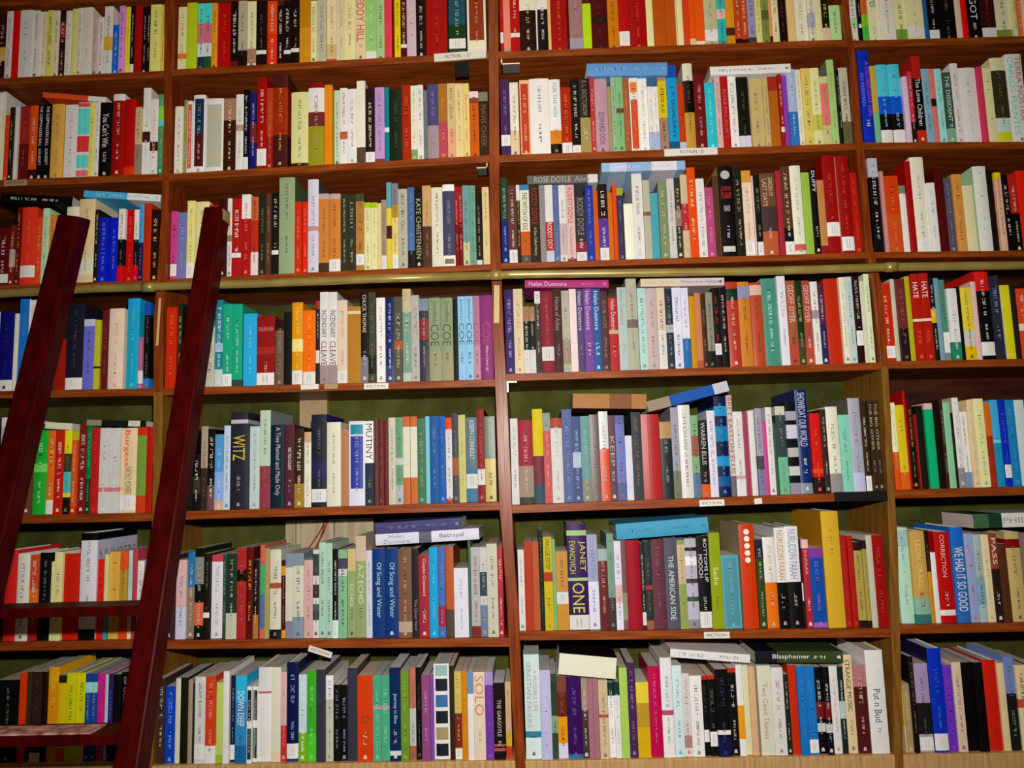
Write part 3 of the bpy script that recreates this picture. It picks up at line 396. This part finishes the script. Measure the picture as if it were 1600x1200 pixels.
BOOKS = []
for (r, b, ox, oy, sc), txt in ROWS.items():
    x0 = None
    for e in txt.replace('\n', '').split(';'):
        tk = e.split()
        if not tk: continue
        if tk[0].startswith('@'): x0 = float(tk[0][1:]); tk = tk[1:]
        x1 = float(tk[0]); top = float(tk[1]); col = tk[2]
        # opts may glue an x offset on texts etc.
        o = parse_opts(tk[3:])
        bay = b if b == 0 else None
        px0, px1, py = ox + x0 / sc, ox + x1 / sc, oy + top / sc
        if r == 0 and py < 0: py -= random.uniform(3, 14)
        px = (px0 + px1) / 2
        # which bay of the bookcase
        zrow = shelf_py(r, 0, 100)
        def pe(P, side):
            yy = shelf_py(r, 1, 400)
            for q0, q1 in zip(P, P[1:]):
                if q0[0] <= yy <= q1[0]:
                    return q0[1+side] + (q1[1+side]-q0[1+side]) * (yy-q0[0]) / (q1[0]-q0[0])
        bay = 0 if px < pe(P1, 0) + 6 else 1 if px < pe(P2, 0) + 8 else 2 if px < pe(P3, 0) + 6 else 3
        BOOKS.append(dict(r=r, bay=bay, px0=px0, px1=px1, py=py, col=col, **o))
        x0 = x1

# flat books lying across the tops: (row, x_left, y_bottom_left, x_right, y_bottom_right, thickness px, colour, opts, depth, label)
exec_flats = FLATS
groups = {}
for bk in BOOKS: groups.setdefault((bk['r'], bk['bay']), []).append(bk)
POSTS = (P1, P2, P3)
for (r, bay), L in groups.items():
    L.sort(key=lambda q: q['px0'])
    z = shelf_z(r, bay, at(S[r][bay][0] + 60, S[r][bay][1]).x)
    zz = (z, z + 0.08, z + 0.16, z + 0.22)
    lo = max(xpost(POSTS[bay-1], k, 1) for k in zz) if bay > 0 else XL + 0.012
    hi = min(xpost(POSTS[bay], k, 0) for k in zz) if bay < 3 else XR - 0.012
    prev = lo + 0.0006
    for i, q in enumerate(L):
        q['Ys'] = random.uniform(0.006, 0.017)
        yb = shelf_py(r, bay, (q['px0'] + q['px1']) / 2)
        A = at(q['px0'], yb, q['Ys']); B = at(q['px1'], yb, q['Ys'])
        X0 = max(A.x + 0.0002, prev); X1 = min(B.x - 0.0002, hi - 0.0006)
        if X1 - X0 < 0.003: X1 = X0 + 0.003
        if X1 > hi - 0.0004: q['skip'] = True; print('SKIP', q['r'], q['bay'], q['px0'], q['px1'], q['col']); continue
        prev = X1 + 0.0004
        q['X0'], q['X1'] = X0, X1
        q['z'] = max(shelf_z(r, bay, X0), shelf_z(r, bay, X1)) + 0.0004
        T = at((q['px0'] + q['px1']) / 2, q['py'], q['Ys'])
        q['h'] = T.z - q['z']
        # room above: board over this bay
        if r > 0: q['h'] = min(q['h'], shelf_z(r - 1, bay, X0) - TH[r-1] / 650 - q['z'] - 0.004)
        else: q['h'] = min(q['h'], 2.71 - q['z'])
        q['h'] = max(q['h'], 0.06)
        q['d'] = max(0.115, min(0.215, q['h'] * random.uniform(0.69, 0.77) + 0.006))
    L[:] = [q for q in L if not q.get('skip')]
    for f in exec_flats:
        if f[0] != r: continue
        for q in L:
            if q['px1'] < f[1] + 1 or q['px0'] > f[3] - 1: continue
            xm = max(f[1], min(f[3], (q['px0'] + q['px1']) / 2))
            for xx in (max(f[1], q['px0']), min(f[3], q['px1'])):
                yb = f[2] + (f[4] - f[2]) * (xx - f[1]) / (f[3] - f[1])
                zt = at(xx, yb, f[10]).z - 0.0006
                if not q.get('over'): q['h'] = min(q['h'], zt - q['z'])

def lum(c): return 0.3 * int(c[0], 16) + 0.59 * int(c[1], 16) + 0.11 * int(c[2], 16)

def spine_curve(w, hard, n=6):
    bul = (0.0022 if hard else 0.0006)
    bul = min(bul, w * 0.12)
    return [( -w/2 + w * i / n, bul * ((2.0 * i / n - 1) ** 2)) for i in range(n + 1)], bul

def book_geo(q, rng):
    """cover, pages, lettering, sticker meshes of one book; origin at the foot of the spine's middle, spine towards -Y"""
    w, h, d = q['X1'] - q['X0'], q['h'], q['d']
    mid = Vector(((q['X0'] + q['X1']) / 2, q['Ys'], q['z'] + h / 2))
    hard = q.get('hard', False) or (w > 0.026 and h > 0.2)
    t = 0.0022 if hard else 0.0006
    t = min(t, w * 0.2)
    ov = 0.003 if hard else 0.0002       # covers reach past the pages
    pts, bul = spine_curve(w, hard)
    base = q['col']
    cuts = {0.0, 1.0}
    for a, b2, c in q['bands']: cuts |= {a, b2}
    cuts = sorted(cuts)
    cols = []
    for a, b2 in zip(cuts, cuts[1:]):
        m = (a + b2) / 2; c = base
        for x, y, cc in q['bands']:
            if x <= m <= y: c = cc
        cols.append(albedo(c, mid + Vector((0, 0, (m - 0.5) * h))))
    side = albedo(q.get('side', base), mid)
    cov = MB()
    outer = [(-w/2, d)] + pts + [(w/2, d)]
    inner = [(-w/2 + t, d)] + [(max(-w/2 + t, min(w/2 - t, x)), y + t) for x, y in pts] + [(w/2 - t, d)]
    for zi in range(len(cuts) - 1):
        z0, z1 = cuts[zi] * h, cuts[zi + 1] * h
        for i in range(len(outer) - 1):
            a, b2 = outer[i], outer[i + 1]
            sd = i == 0 or i == len(outer) - 2
            cov.face([(a[0], a[1], z0), (b2[0], b2[1], z0), (b2[0], b2[1], z1), (a[0], a[1], z1)], side if (sd and 'side' in q and cuts[zi] < 0.88) else cols[zi])
            a, b2 = inner[i], inner[i + 1]
            cov.face([(a[0], a[1], z0), (a[0], a[1], z1), (b2[0], b2[1], z1), (b2[0], b2[1], z0)], albedo('ccb', mid))
    for z, top in ((0, False), (h, True)):
        cc = cols[-1] if top else cols[0]
        for i in range(len(outer) - 1):
            f = [(outer[i][0], outer[i][1], z), (outer[i+1][0], outer[i+1][1], z), (inner[i+1][0], inner[i+1][1], z), (inner[i][0], inner[i][1], z)]
            cov.face(f if top else f[::-1], cc)
    for s, (o_, i_) in ((0, (outer[0], inner[0])), (1, (outer[-1], inner[-1]))):
        f = [(o_[0], d, 0), (i_[0], d, 0), (i_[0], d, h), (o_[0], d, h)]
        cov.face(f[::-1] if s == 0 else f, side)
    pg = MB()
    pc = rng.choice(['ddc', 'dcc', 'ccb', 'ddd', 'dcb', 'ccc'])
    pcol = tuple(c * 1.0 for c in hexlin(pc)) + (1,)
    if q.get('fore'): pcol = hexlin('eed') + (1,)
    pg.box(-w/2 + t * 1.05, w/2 - t * 1.05, bul + t + 0.0003, d - ov - 0.0002, 0.0002 + ov, h - ov, pcol)
    def fy(x): return bul * (2 * x / w) ** 2
    ink = MB(); titles = []
    EPS = 0.00035
    for a, b2, c in q.get('insets', []):
        for k in range(4):
            xa, xb = (-0.39 + k * 0.195) * w, (-0.39 + (k + 1) * 0.195) * w
            ink.face([(xa, fy(xa) - EPS * 0.5, a * h), (xb, fy(xb) - EPS * 0.5, a * h), (xb, fy(xb) - EPS * 0.5, b2 * h), (xa, fy(xa) - EPS * 0.5, b2 * h)], albedo(c, mid))
    if 'dots' in q:
        c, a, b2, n = q['dots']; st_ = (b2 - a) * h / n; R_ = min(w * 0.3, st_ * 0.4)
        for k in range(n):
            zc = a * h + (k + 0.5) * st_
            ink.face([(R_ * math.cos(t_ * math.pi / 8), -EPS, zc + R_ * math.sin(t_ * math.pi / 8)) for t_ in range(16)], albedo(c, mid))
    def ink_text(s, c, a, b2, wf, xo):
        vs, fs = text_geo(s)
        L = (b2 - a) * h; H = w * wf
        tb = MB(); titles.append(tb); col = albedo(c, mid)
        for u, v in vs:
            X = xo * w + (v - 0.5) * H; Z = b2 * h - u * L
            tb.v.append((X, -EPS, Z))
        tb.f += list(fs); tb.c += [col] * len(fs); tb.m += [0] * len(fs)
    used = []
    for T in q['texts']:
        ink_text(*T); used.append((T[2], T[3]))
    mk = q['marks']
    if mk == 'auto': mk = ('ddc' if lum(base) < 6.5 else '544') if w > 0.008 else None
    if mk and w > 0.006:
        # small illegible print: runs of glyph strokes down the spine
        a_, b_ = albedo(mk, mid), albedo(base, mid)
        col = tuple(x * 0.82 + y * 0.18 for x, y in zip(a_, b_))
        gw = min(w * 0.38, 0.0078) * rng.uniform(0.7, 1.1)
        st = gw * 0.17
        runs = [(rng.uniform(0.80, 0.95), rng.uniform(0.46, 0.58)), (rng.uniform(0.38, 0.44), rng.uniform(0.13, 0.24))] if not q['texts'] else [(0.34, 0.2)]
        s_hi = q['sticker'][1] if q['sticker'] else 0
        for ri, (za, zb) in enumerate(runs):
            g = gw * (1 if ri == 0 else 0.75)
            z = za
            k = 0; word = rng.randint(3, 8)
            while z > max(zb, s_hi + 0.03):
                if not any(a - 0.02 < z < b2 + 0.02 for a, b2 in used):
                    Z = z * h; adv = g * 0.55
                    for bars in range(rng.randint(2, 3)):
                        if rng.random() < 0.5:
                            zz = Z - rng.choice([0, adv * 0.5, adv * 0.8]); X0, X1, Za, Zb = -g/2, g/2, zz, zz - st
                        else:
                            xx = rng.choice([-g/2, 0, g/2 - st]); X0, X1, Za, Zb = xx, xx + st, Z, Z - adv
                        ink.face([(X0, fy(X0) - EPS, Zb), (X1, fy(X1) - EPS, Zb), (X1, fy(X1) - EPS, Za), (X0, fy(X0) - EPS, Za)], col)
                k += 1
                z -= g * (0.72 if k % word else 1.35) / h
        if rng.random() < 0.6 and not q['sticker'] and w > 0.01:      # publisher's mark at the foot
            e = min(w * 0.28, 0.004)
            ink.face([(-e, fy(e) - EPS, h * 0.05 - e), (e, fy(e) - EPS, h * 0.05 - e), (e * 0.6, fy(e) - EPS, h * 0.05 + e), (-e * 0.6, fy(e) - EPS, h * 0.05 + e)], col)
    if 'sidetext' in q:
        s_, c_ = q['sidetext']; vs, fs = text_geo(s_); tb = MB(); titles.append(tb)
        for u, v in vs: tb.v.append((w/2 + EPS, 0.012 + u * (d - 0.02), h * (0.68 + v * 0.16)))
        tb.f += list(fs); tb.c += [albedo(c_, mid)] * len(fs); tb.m += [0] * len(fs)
    stk = MB()
    if q['sticker']:
        a, b2 = q['sticker']; z0, z1 = max(a * h, 0.001), b2 * h
        sc_ = albedo('ddd', mid); off = 0.0006
        pr = [(-w/2 + 0.0004, pts[0][1] + 0.0)] + pts[1:-1] + [(w/2 - 0.0004, pts[-1][1])]
        for (ax, ay), (bx_, by_) in zip(pr, pr[1:]):
            stk.face([(ax, ay - off, z0), (bx_, by_ - off, z0), (bx_, by_ - off, z1), (ax, ay - off, z1)], sc_)
        for k in range(2):
            xx = -w * 0.15 + k * w * 0.2
            stk.face([(xx, fy(xx) - off - 0.0002, z0 + (z1-z0)*0.2), (xx + w * 0.07, fy(xx) - off - 0.0002, z0 + (z1-z0)*0.2), (xx + w*0.07, fy(xx) - off - 0.0002, z0 + (z1-z0)*0.8), (xx, fy(xx) - off - 0.0002, z0 + (z1-z0)*0.8)], albedo('bbb', mid))
    return cov, pg, ink, stk, titles

def colour_name(h):
    r, g, b = [int(c, 16) for c in h]
    mx, mn = max(r, g, b), min(r, g, b); s = 0 if mx == 0 else (mx - mn) / mx
    if mx <= 3: return 'black'
    if s < 0.16: return 'white' if mx >= 13 else 'pale grey' if mx >= 10 else 'grey' if mx >= 6 else 'dark grey'
    d = mx - mn
    if mx == r: hue = (60 * (g - b) / d) % 360
    elif mx == g: hue = 60 * (b - r) / d + 120
    else: hue = 60 * (r - g) / d + 240
    if s < 0.34 and mx >= 11:
        return 'cream' if 15 < hue < 75 else 'pale pink' if (hue <= 15 or hue > 290) else 'pale green' if hue < 170 else 'pale blue' if hue < 250 else 'pale lilac'
    dk = 'dark ' if mx <= 5 else ''
    if hue < 12 or hue >= 345:
        return 'maroon' if mx <= 8 else ('dusty pink' if s < 0.5 else 'red')
    if hue < 42: return ('brown' if mx <= 10 or s < 0.45 else 'orange') if hue > 20 or mx < 10 else 'orange-red'
    if hue < 72: return 'olive' if mx <= 8 else ('tan' if s < 0.45 else 'yellow')
    if hue < 165: return dk + ('grey-green' if s < 0.3 else 'green')
    if hue < 200: return dk + 'teal'
    if hue < 255: return dk + ('grey-blue' if s < 0.3 else 'blue')
    if hue < 300: return dk + 'purple'
    return 'pink' if mx > 9 else 'plum'

BAYN = ['far-left', 'centre-left', 'centre-right', 'far-right']
ROWN = ['top', 'second', 'third', 'fourth', 'fifth', 'sixth', 'bottom']
ONES = ['', 'first', 'second', 'third', 'fourth', 'fifth', 'sixth', 'seventh', 'eighth', 'ninth', 'tenth', 'eleventh', 'twelfth', 'thirteenth', 'fourteenth', 'fifteenth', 'sixteenth', 'seventeenth', 'eighteenth', 'nineteenth']
def ordinal(n):
    if n < 20: return ONES[n]
    t, u = divmod(n, 10); T = ['', '', 'twent', 'thirt', 'fort', 'fift'][t]
    return T + 'ieth' if u == 0 else T + 'y-' + ONES[u]

def book_label(q, i, L):
    w = q['X1'] - q['X0']; hs = sorted(x['h'] for x in L)
    size = 'tall' if q['h'] >= hs[int(len(hs) * 0.8)] else 'short' if q['h'] <= hs[int(len(hs) * 0.2)] else ''
    if w > 0.033: size = 'thick'
    elif w < 0.012: size = 'thin'
    cn = colour_name(q['col'])
    wide = [c for a, b2, c in q['bands'] if b2 - a > 0.12]
    feat = ''
    if q['sticker']: feat = 'with white sticker'
    elif q['texts']: feat = 'with ' + colour_name(q['texts'][0][1]) + ' lettering'
    elif wide and colour_name(wide[-1]) != cn: feat = 'with ' + colour_name(wide[-1]) + ' band'
    vis = [x for x in L if x['px1'] > 3 and x['px0'] < 1597]
    n = vis.index(q) + 1 if q in vis else 1
    m = len(vis)
    pos = f"{ordinal(n)} from left" if n <= m - n + 1 else ("last on right" if n == m else f"{ordinal(m - n + 1)} from right")
    if n == 1: pos = 'first from left'
    s = ' '.join(x for x in (size, cn, 'book', feat) if x)
    return f"{s}, {pos}, {ROWN[q['r']]} shelf of {BAYN[q['bay']]} bay"

def shown(q):
    x0, x1 = max(0, q['px0']), min(1600, q['px1'])
    if x1 <= x0: return 0
    yb = shelf_py(q['r'], q['bay'], (x0 + x1) / 2)
    y0, y1 = max(0, q['py']), min(1200, yb)
    a = (x1 - x0) * max(0, y1 - y0)
    # behind the ladder's two rails
    ym = (y0 + y1) / 2
    for xl, wd in ((317 - (ym - 322) * 0.14, 50), (92 - (ym - 330) * 0.21, 52)):
        if ym > 322 and xl < (x0 + x1) / 2 < xl + wd: a *= 0.15
    return a
allb = [q for L in groups.values() for q in L]
allb.sort(key=shown, reverse=True)
NFLAT = len(exec_flats)
single = set(id(q) for q in allb[:300 - NFLAT])
rng = random.Random(3)
rest = MB()
SET = [M_COVER, M_LAM]
for (r, bay) in sorted(groups):
    L = groups[(r, bay)]
    for i, q in enumerate(L):
        geo = book_geo(q, rng)
        x = (q['X0'] + q['X1']) / 2
        cm = M_LAM if rng.random() < 0.4 else M_COVER
        if id(q) in single:
            e = empty('book', (x, q['Ys'], q['z']))
            tag(e, book_label(q, i, L), 'book', f"books on the {ROWN[r]} shelf, {BAYN[bay]} bay")
            cv = geo[0].build('cover', cm, e)
            geo[1].build('page_block', M_PAGES, e)
            if geo[2].f: geo[2].build('lettering', M_INK, cv)
            for tb in geo[4]: tb.build('title', M_INK, cv)
            if geo[3].f: tag(geo[3].build('sticker', M_STICK, cv), 'white price sticker')
        else:
            if q['px1'] < -8 or q['px0'] > 1640: pass
            mt = Matrix.Translation((x, q['Ys'], q['z']))
            for k, g in enumerate(geo[:4]): rest.add(g, mt, k)
            for g in geo[4]: rest.add(g, mt, 2)
tag(rest.build('books', [M_COVER, M_PAGES, M_INK, M_STICK]), 'mixed smaller and partly hidden books standing between the larger ones on every shelf', 'books', kind='stuff')

# ---- books lying flat
for (r, xa, ya, xb, yb, th, col, opts, dep, label, Yf) in exec_flats:
    A, B = at(xa, ya, Yf), at(xb, yb, Yf)
    Lh = (B - A).length; ang = math.atan2(B.z - A.z, B.x - A.x)
    t = (at(xa, ya - th, Yf) - A).z * math.cos(ang)
    o = parse_opts(opts.split())
    q = dict(X0=0, X1=t, h=Lh, d=dep, Ys=Yf, z=0, col=col, r=r, bay=0, **o)
    # colour is read at the place where the book lies
    P = (A + B) / 2
    q2 = dict(q); q2['X0'] = P.x - t / 2; q2['X1'] = P.x + t / 2; q2['z'] = P.z - Lh / 2
    geo = book_geo(q2, rng)
    # spine height runs right to left so the lettering reads left to right
    rot = Matrix(((math.cos(ang), 0, -math.sin(ang), 0), (0, 1, 0, 0), (math.sin(ang), 0, math.cos(ang), 0), (0, 0, 0, 1)))
    turn = Matrix(((0, 0, -1, Lh), (0, 1, 0, 0), (1, 0, 0, t / 2 + 0.0005), (0, 0, 0, 1)))
    mm = rot @ turn
    e = empty('book', A)
    tag(e, label, 'book', 'books lying flat on top of the standing ones')
    if 'F' in opts.split():     # page edges to the front
        mm = mm @ Matrix(((-1, 0, 0, 0), (0, -1, 0, dep), (0, 0, 1, 0), (0, 0, 0, 1)))
    for g, nm, m in [(tb, 'title', M_INK) for tb in geo[4]] + list(zip(geo[:4], ('cover', 'page_block', 'lettering', 'sticker'), (M_COVER, M_PAGES, M_INK, M_STICK))):
        if g.f:
            n = MB(); n.add(g, mm); n.build(nm, m, e)

# ---------------------------------------------------------------- ladder rail (pipe) along the shelves
def tube(mb, pts, rad, n=12, caps=True):
    rings = []
    for i, p in enumerate(pts):
        a = pts[max(0, i - 1)]; b = pts[min(len(pts) - 1, i + 1)]
        t = (b - a).normalized(); u = t.cross(Vector((0, 0, 1)))
        if u.length < 0.1: u = t.cross(Vector((0, 1, 0)))
        u.normalize(); v = t.cross(u)
        base = len(mb.v)
        for k in range(n):
            an = 2 * math.pi * k / n
            mb.v.append(tuple(p + u * math.cos(an) * rad + v * math.sin(an) * rad))
        rings.append(base)
    for a, b in zip(rings, rings[1:]):
        for k in range(n):
            j = (k + 1) % n
            mb.f.append((a + k, a + j, b + j, b + k)); mb.c.append((1,1,1,1)); mb.m.append(0)
    if caps:
        mb.f += [tuple(rings[0] + k for k in range(n))[::-1], tuple(rings[-1] + k for k in range(n))]; mb.c += [(1,1,1,1)]*2; mb.m += [0]*2
def smooth(o):
    for p in o.data.polygons: p.use_smooth = True
    return o
YR = -0.028
rail = empty('ladder_rail', at(775, 430, YR))
tag(rail, 'olive brass pipe running across all bays below the third shelf', 'ladder rail')
def relbuild(fn, name, m, parent, sm=False, bevel=0):
    mb = MB(); fn(mb); L = Vector(parent.location)
    mb.v = [tuple(Vector(v) - L) for v in mb.v]
    o = mb.build(name, m, parent, bevel=bevel)
    return smooth(o) if sm else o
pp = [(-60, 462), (0, 459), (150, 451), (297, 446), (390, 443.7), (600, 435.5), (765, 430.5)]
pq = [(765, 430.5), (800, 429), (1180, 424), (1385, 417.5), (1600, 414.5), (1660, 413.5)]
relbuild(lambda mb: tube(mb, [at(x, y, YR) for x, y in pp], 0.0102), 'pipe', M_RAIL, rail, True)
relbuild(lambda mb: tube(mb, [at(x, y, YR) for x, y in pq], 0.0102), 'pipe', M_RAIL, rail, True)
for x, y in ((232, 448.7), (775, 430), (1392, 417.3)):
    relbuild(lambda mb: tube(mb, [at(x - 9, y + .4, YR), at(x + 9, y - .4, YR)], 0.012), 'collar', M_RAIL, rail, True)
    def br(mb, x=x, y=y):
        p = at(x, y, YR); mb.box(p.x - 0.006, p.x + 0.006, YR + 0.004, -0.0005, p.z - 0.004, p.z + 0.004)
    relbuild(br, 'bracket', M_RAIL, rail)

# ---------------------------------------------------------------- rolling ladder
def ladder_Y(z):      # rails lean: feet forward of the shelves
    zt = at(335, 322, -0.055).z
    return -0.055 - (zt - z) * 0.285
lad = empty('library_ladder', (at(300, 600, -0.2).x, ladder_Y(0) , 0))
tag(lad, 'dark red wooden ladder leaning against the shelves at left', 'ladder')
rails_x = []
ztop = at(335, 322, -0.055).z
for px, wd in ((318, 0.048), (91, 0.055)):
    X = at(px, 325, -0.055).x
    rails_x.append((X, X + wd))
    def fn(mb, X=X, wd=wd):
        c = 0.008
        zt, zb = ztop - (0.004 if px < 200 else 0), 0.0
        prof = [(X, 0), (X + wd, 0), (X + wd, 0.052), (X, 0.052)]
        top = [(x, ladder_Y(zt) + y, zt + (-0.010 if x > X + 0.01 and y < 0.01 and px < 200 else 0)) for x, y in prof]
        bot = [(x, ladder_Y(zb) + y, zb) for x, y in prof]
        P = [bot[0], top[0], bot[3], top[3], bot[1], top[1], bot[2], top[2]]
        mb.hexa(P)
    relbuild(fn, 'side_rail', M_LADDER, lad, bevel=0.005)
(XB0, XB1), (XA0, XA1) = rails_x
def rung_at(py):
    z = 1.2
    for _ in range(20):
        z = at(200, py, ladder_Y(z)).z
    return z
zr1, zr2 = rung_at(946), rung_at(1146)
gap = zr1 - zr2
zs = [zr1, zr2]
z = zr2 - gap
while z > 0.15: zs.append(z); z -= gap
for k, z in enumerate(zs):
    y = ladder_Y(z)
    def fn(mb, z=z, y=y): mb.box(XA1 - 0.004, XB0 + 0.004, y - 0.006, y + 0.07, z - 0.019, z)
    relbuild(fn, 'rung', M_LADDER, lad, bevel=0.002)
    if k == 1:
        def fn(mb, z=z, y=y): mb.box(XA1 + 0.004, XB0 - 0.05, y + 0.0, y + 0.05, z + 0.0002, z + 0.003)
        relbuild(fn, 'tread_strip', mat('worn_grip_strip', (0.75, 0.42, 0.34), lo=(0.25, 0.06, 0.04), rough=0.8, nscale=40, stretch=(1, 1, 1)), lad)
def fn(mb):
    y = ladder_Y(ztop - 0.02)
    p = at(366, 335, -0.03)
    mb.box(XB1 - 0.001, XB1 + 0.002, y + 0.005, y + 0.045, ztop - 0.035, ztop - 0.008)
relbuild(fn, 'hinge_plate', M_RAIL, lad)

# ---------------------------------------------------------------- shelf labels and tape on the board fronts
def plate(name, x0, y0, x1, y1, hpx, m, Y, label, cat, text=None, tcol='333', frac=(0.12, 0.88), group=None, th=0.0012, margin=0.28):
    """thin card on the board's front: (x0,y0)-(x1,y1) is its lower edge"""
    A, B = at(x0, y0, Y), at(x1, y1, Y)
    T = at(x0, y0 - hpx, Y)
    u = (B - A); W = u.length; u.normalize(); v = Vector((-u.z, 0, u.x)); H = (T - A).dot(v)
    e = empty(name, A) if text else None
    def P(a, b, y): return A + u * a + v * b + Vector((0, y, 0))
    mb = MB()
    mb.hexa([P(0, 0, -th), P(0, H, -th), P(0, 0, 0), P(0, H, 0), P(W, 0, -th), P(W, H, -th), P(W, 0, 0), P(W, H, 0)])
    L = A
    mb.v = [tuple(Vector(q) - L) for q in mb.v]
    o = mb.build('card' if text else name, m, e)
    if not text: o.location = A
    top = e or o
    tag(top, label, cat, group)
    if text:
        vs, fs = text_geo(text)
        tb = MB(); c = albedo(tcol, A)
        for a, b in vs:
            q = P(W * (frac[0] + a * (frac[1] - frac[0])), H * (margin + b * (1 - 2 * margin)), -th - 0.0003)
            tb.v.append(tuple(q - L))
        tb.f = list(fs); tb.c = [c] * len(fs); tb.m = [0] * len(fs)
        tb.build('lettering', M_INK, e)
    return top
G = 'shelf labels reading FICTION'
plate('shelf_label', 679, 97.5, 760, 91, 12, M_PLASTIC, -0.001, 'white card sign reading FICTION - C below the top shelf', 'label', 'FICTION  -  C', frac=(0.22, 0.68), th=0.004)
plate('shelf_label', 1038, 245, 1121, 242, 11, M_PLASTIC, -0.001, 'white card sign reading FICTION - D on the second shelf edge', 'label', 'FICTION - D', frac=(0.3, 0.75), th=0.004)
plate('shelf_label', 6.5, 291.5, 42, 289.5, 9, M_CARD, -0.001, 'grey FICTION label on the second shelf edge at far left', 'label', 'FICTION', tcol='432', group=G)
plate('shelf_label', 569, 608.5, 607, 607.5, 9, M_PLASTIC, -0.001, 'cream FICTION label on the fourth shelf edge, centre-left bay', 'label', 'FICTION', group=G)
plate('shelf_label', 470, 609, 498, 608, 8, M_PLASTIC, -0.001, 'blank torn white label on the fourth shelf edge, left of another worn label', 'label')
plate('shelf_label', 507, 608, 528, 607.5, 8, M_CARD, -0.001, 'worn brown label on the fourth shelf edge beside the cream FICTION label', 'label')
plate('shelf_label', 1093, 791.5, 1132, 790, 10, M_PLASTIC, -0.001, 'cream FICTION label on the fifth shelf edge, centre-right bay', 'label', 'FICTION', group=G)
plate('shelf_label', 1100, 997.5, 1140, 997, 10, M_PLASTIC, -0.001, 'cream FICTION label on the sixth shelf edge, centre-right bay', 'label', 'FICTION', group=G)
plate('shelf_label', 481, 1017, 517, 1028.5, 10, M_PLASTIC, -0.004, 'tilted cream FICTION label hanging under the sixth shelf edge', 'label', 'FICTION', group=G)
plate('shelf_label', 1179, 788, 1191, 787, 9, M_PLASTIC, -0.001, 'scrap of white tape on the fifth shelf edge right of the FICTION label', 'label')
plate('tape_patch', 712, 121, 734, 119, 23, M_BLACK, -0.004, 'black square of tape under the white card sign', 'tape')
plate('tape_patch', 1304, 784, 1387, 782, 15, M_BLACK, -0.001, 'long black tape along the fifth shelf edge at the right upright', 'tape')
plate('tape_patch', 771.5, 505, 780, 505, 59, M_MASK, -0.003, 'yellowed strip of tape on the middle upright under the pipe', 'tape')
plate('tape_patch', 244, 540, 247.5, 540, 74, M_MASK, -0.003, 'narrow yellowed strip of tape on the left upright under the pipe', 'tape')
# small steel corner bracket in the corner under the fourth shelf
def corner(x, y, label):
    p = at(x, y, -0.002); e = MB()
    e.box(0, 0.024, -0.0015, 0, -0.003, 0); e.box(0, 0.003, -0.0015, 0, -0.026, -0.003)
    o = e.build('corner_bracket', M_METAL, loc=p); tag(o, label, 'bracket')
corner(792, 596, 'small steel corner bracket under the fourth shelf beside the middle upright')
for (x0, x1, y, s, lab) in ((783, 812, 101, 1, 'dull metal shelf support left end under the top shelf, centre-right bay'), (745, 762, 263, -1, 'small metal shelf support under the second shelf beside the middle upright')):
    p0, p1 = at(x0, y, 0.01), at(x1, y, 0.01)
    e = MB(); e.box(p0.x, p1.x, 0.004, 0.05, p0.z - 0.003, p0.z)
    e.box(p0.x if s > 0 else p1.x - 0.003, p0.x + 0.003 if s > 0 else p1.x, 0.004, 0.05, p0.z - 0.003, p0.z + 0.016)
    L = Vector((p0.x, 0.01, p0.z)); e.v = [tuple(Vector(v) - L) for v in e.v]
    tag(e.build('shelf_bracket', M_METAL, loc=L), lab, 'bracket')

# ---------------------------------------------------------------- things pushed behind the books
def behind(name, x0, x1, y0, y1, Y, t, m, label, cat):
    a, b = at(x0, y0, Y), at(x1, y1, Y)
    b.z = shelf_z(4, 1, b.x) + 0.004
    e = MB(); e.box(0, b.x - a.x, 0, t, 0, a.z - b.z)
    o = e.build(name, m, loc=(a.x, Y, b.z), bevel=0.001); tag(o, label, cat); return o
behind('cardboard_sheet', 468, 511, 622, 779, 0.205, 0.02, M_CARD, 'upright brown cardboard behind the books on the fifth shelf', 'cardboard')
x = 446; n = 0
pl = empty('plank_panel', at(446, 900, 0.2))
tag(pl, 'pale plank panel standing behind the books on the sixth shelf', 'panel')
zt = at(500, 812, 0.205).z; zb = shelf_z(5, 1, at(580, 1000).x) + 0.002
for xa, xb in ((446, 462), (463, 522), (523, 584)):
    def fn(mb, xa=xa, xb=xb):
        mb.box(at(xa, 850, 0.205).x, at(xb, 850, 0.205).x - 0.001, 0.205, 0.218, zb, zt)
    relbuild(fn, 'plank', M_PLANK, pl)
cd_ = empty('red_cord', at(500, 812, 0.2))
tag(cd_, 'doubled red cord hanging in front of the pale plank panel', 'cord')
for a, b in (((511, 808), (483, 856)), ((514, 808), (492, 858)), ((508, 810), (497, 850))):
    relbuild(lambda mb: tube(mb, [at(*a, 0.198), at((a[0]+b[0])/2 + 2, (a[1]+b[1])/2, 0.198), at(b[0], b[1], 0.198), at(b[0] - 4, b[1] + 40, 0.198)], 0.0018, 6), 'strand', M_CORD, cd_, True)
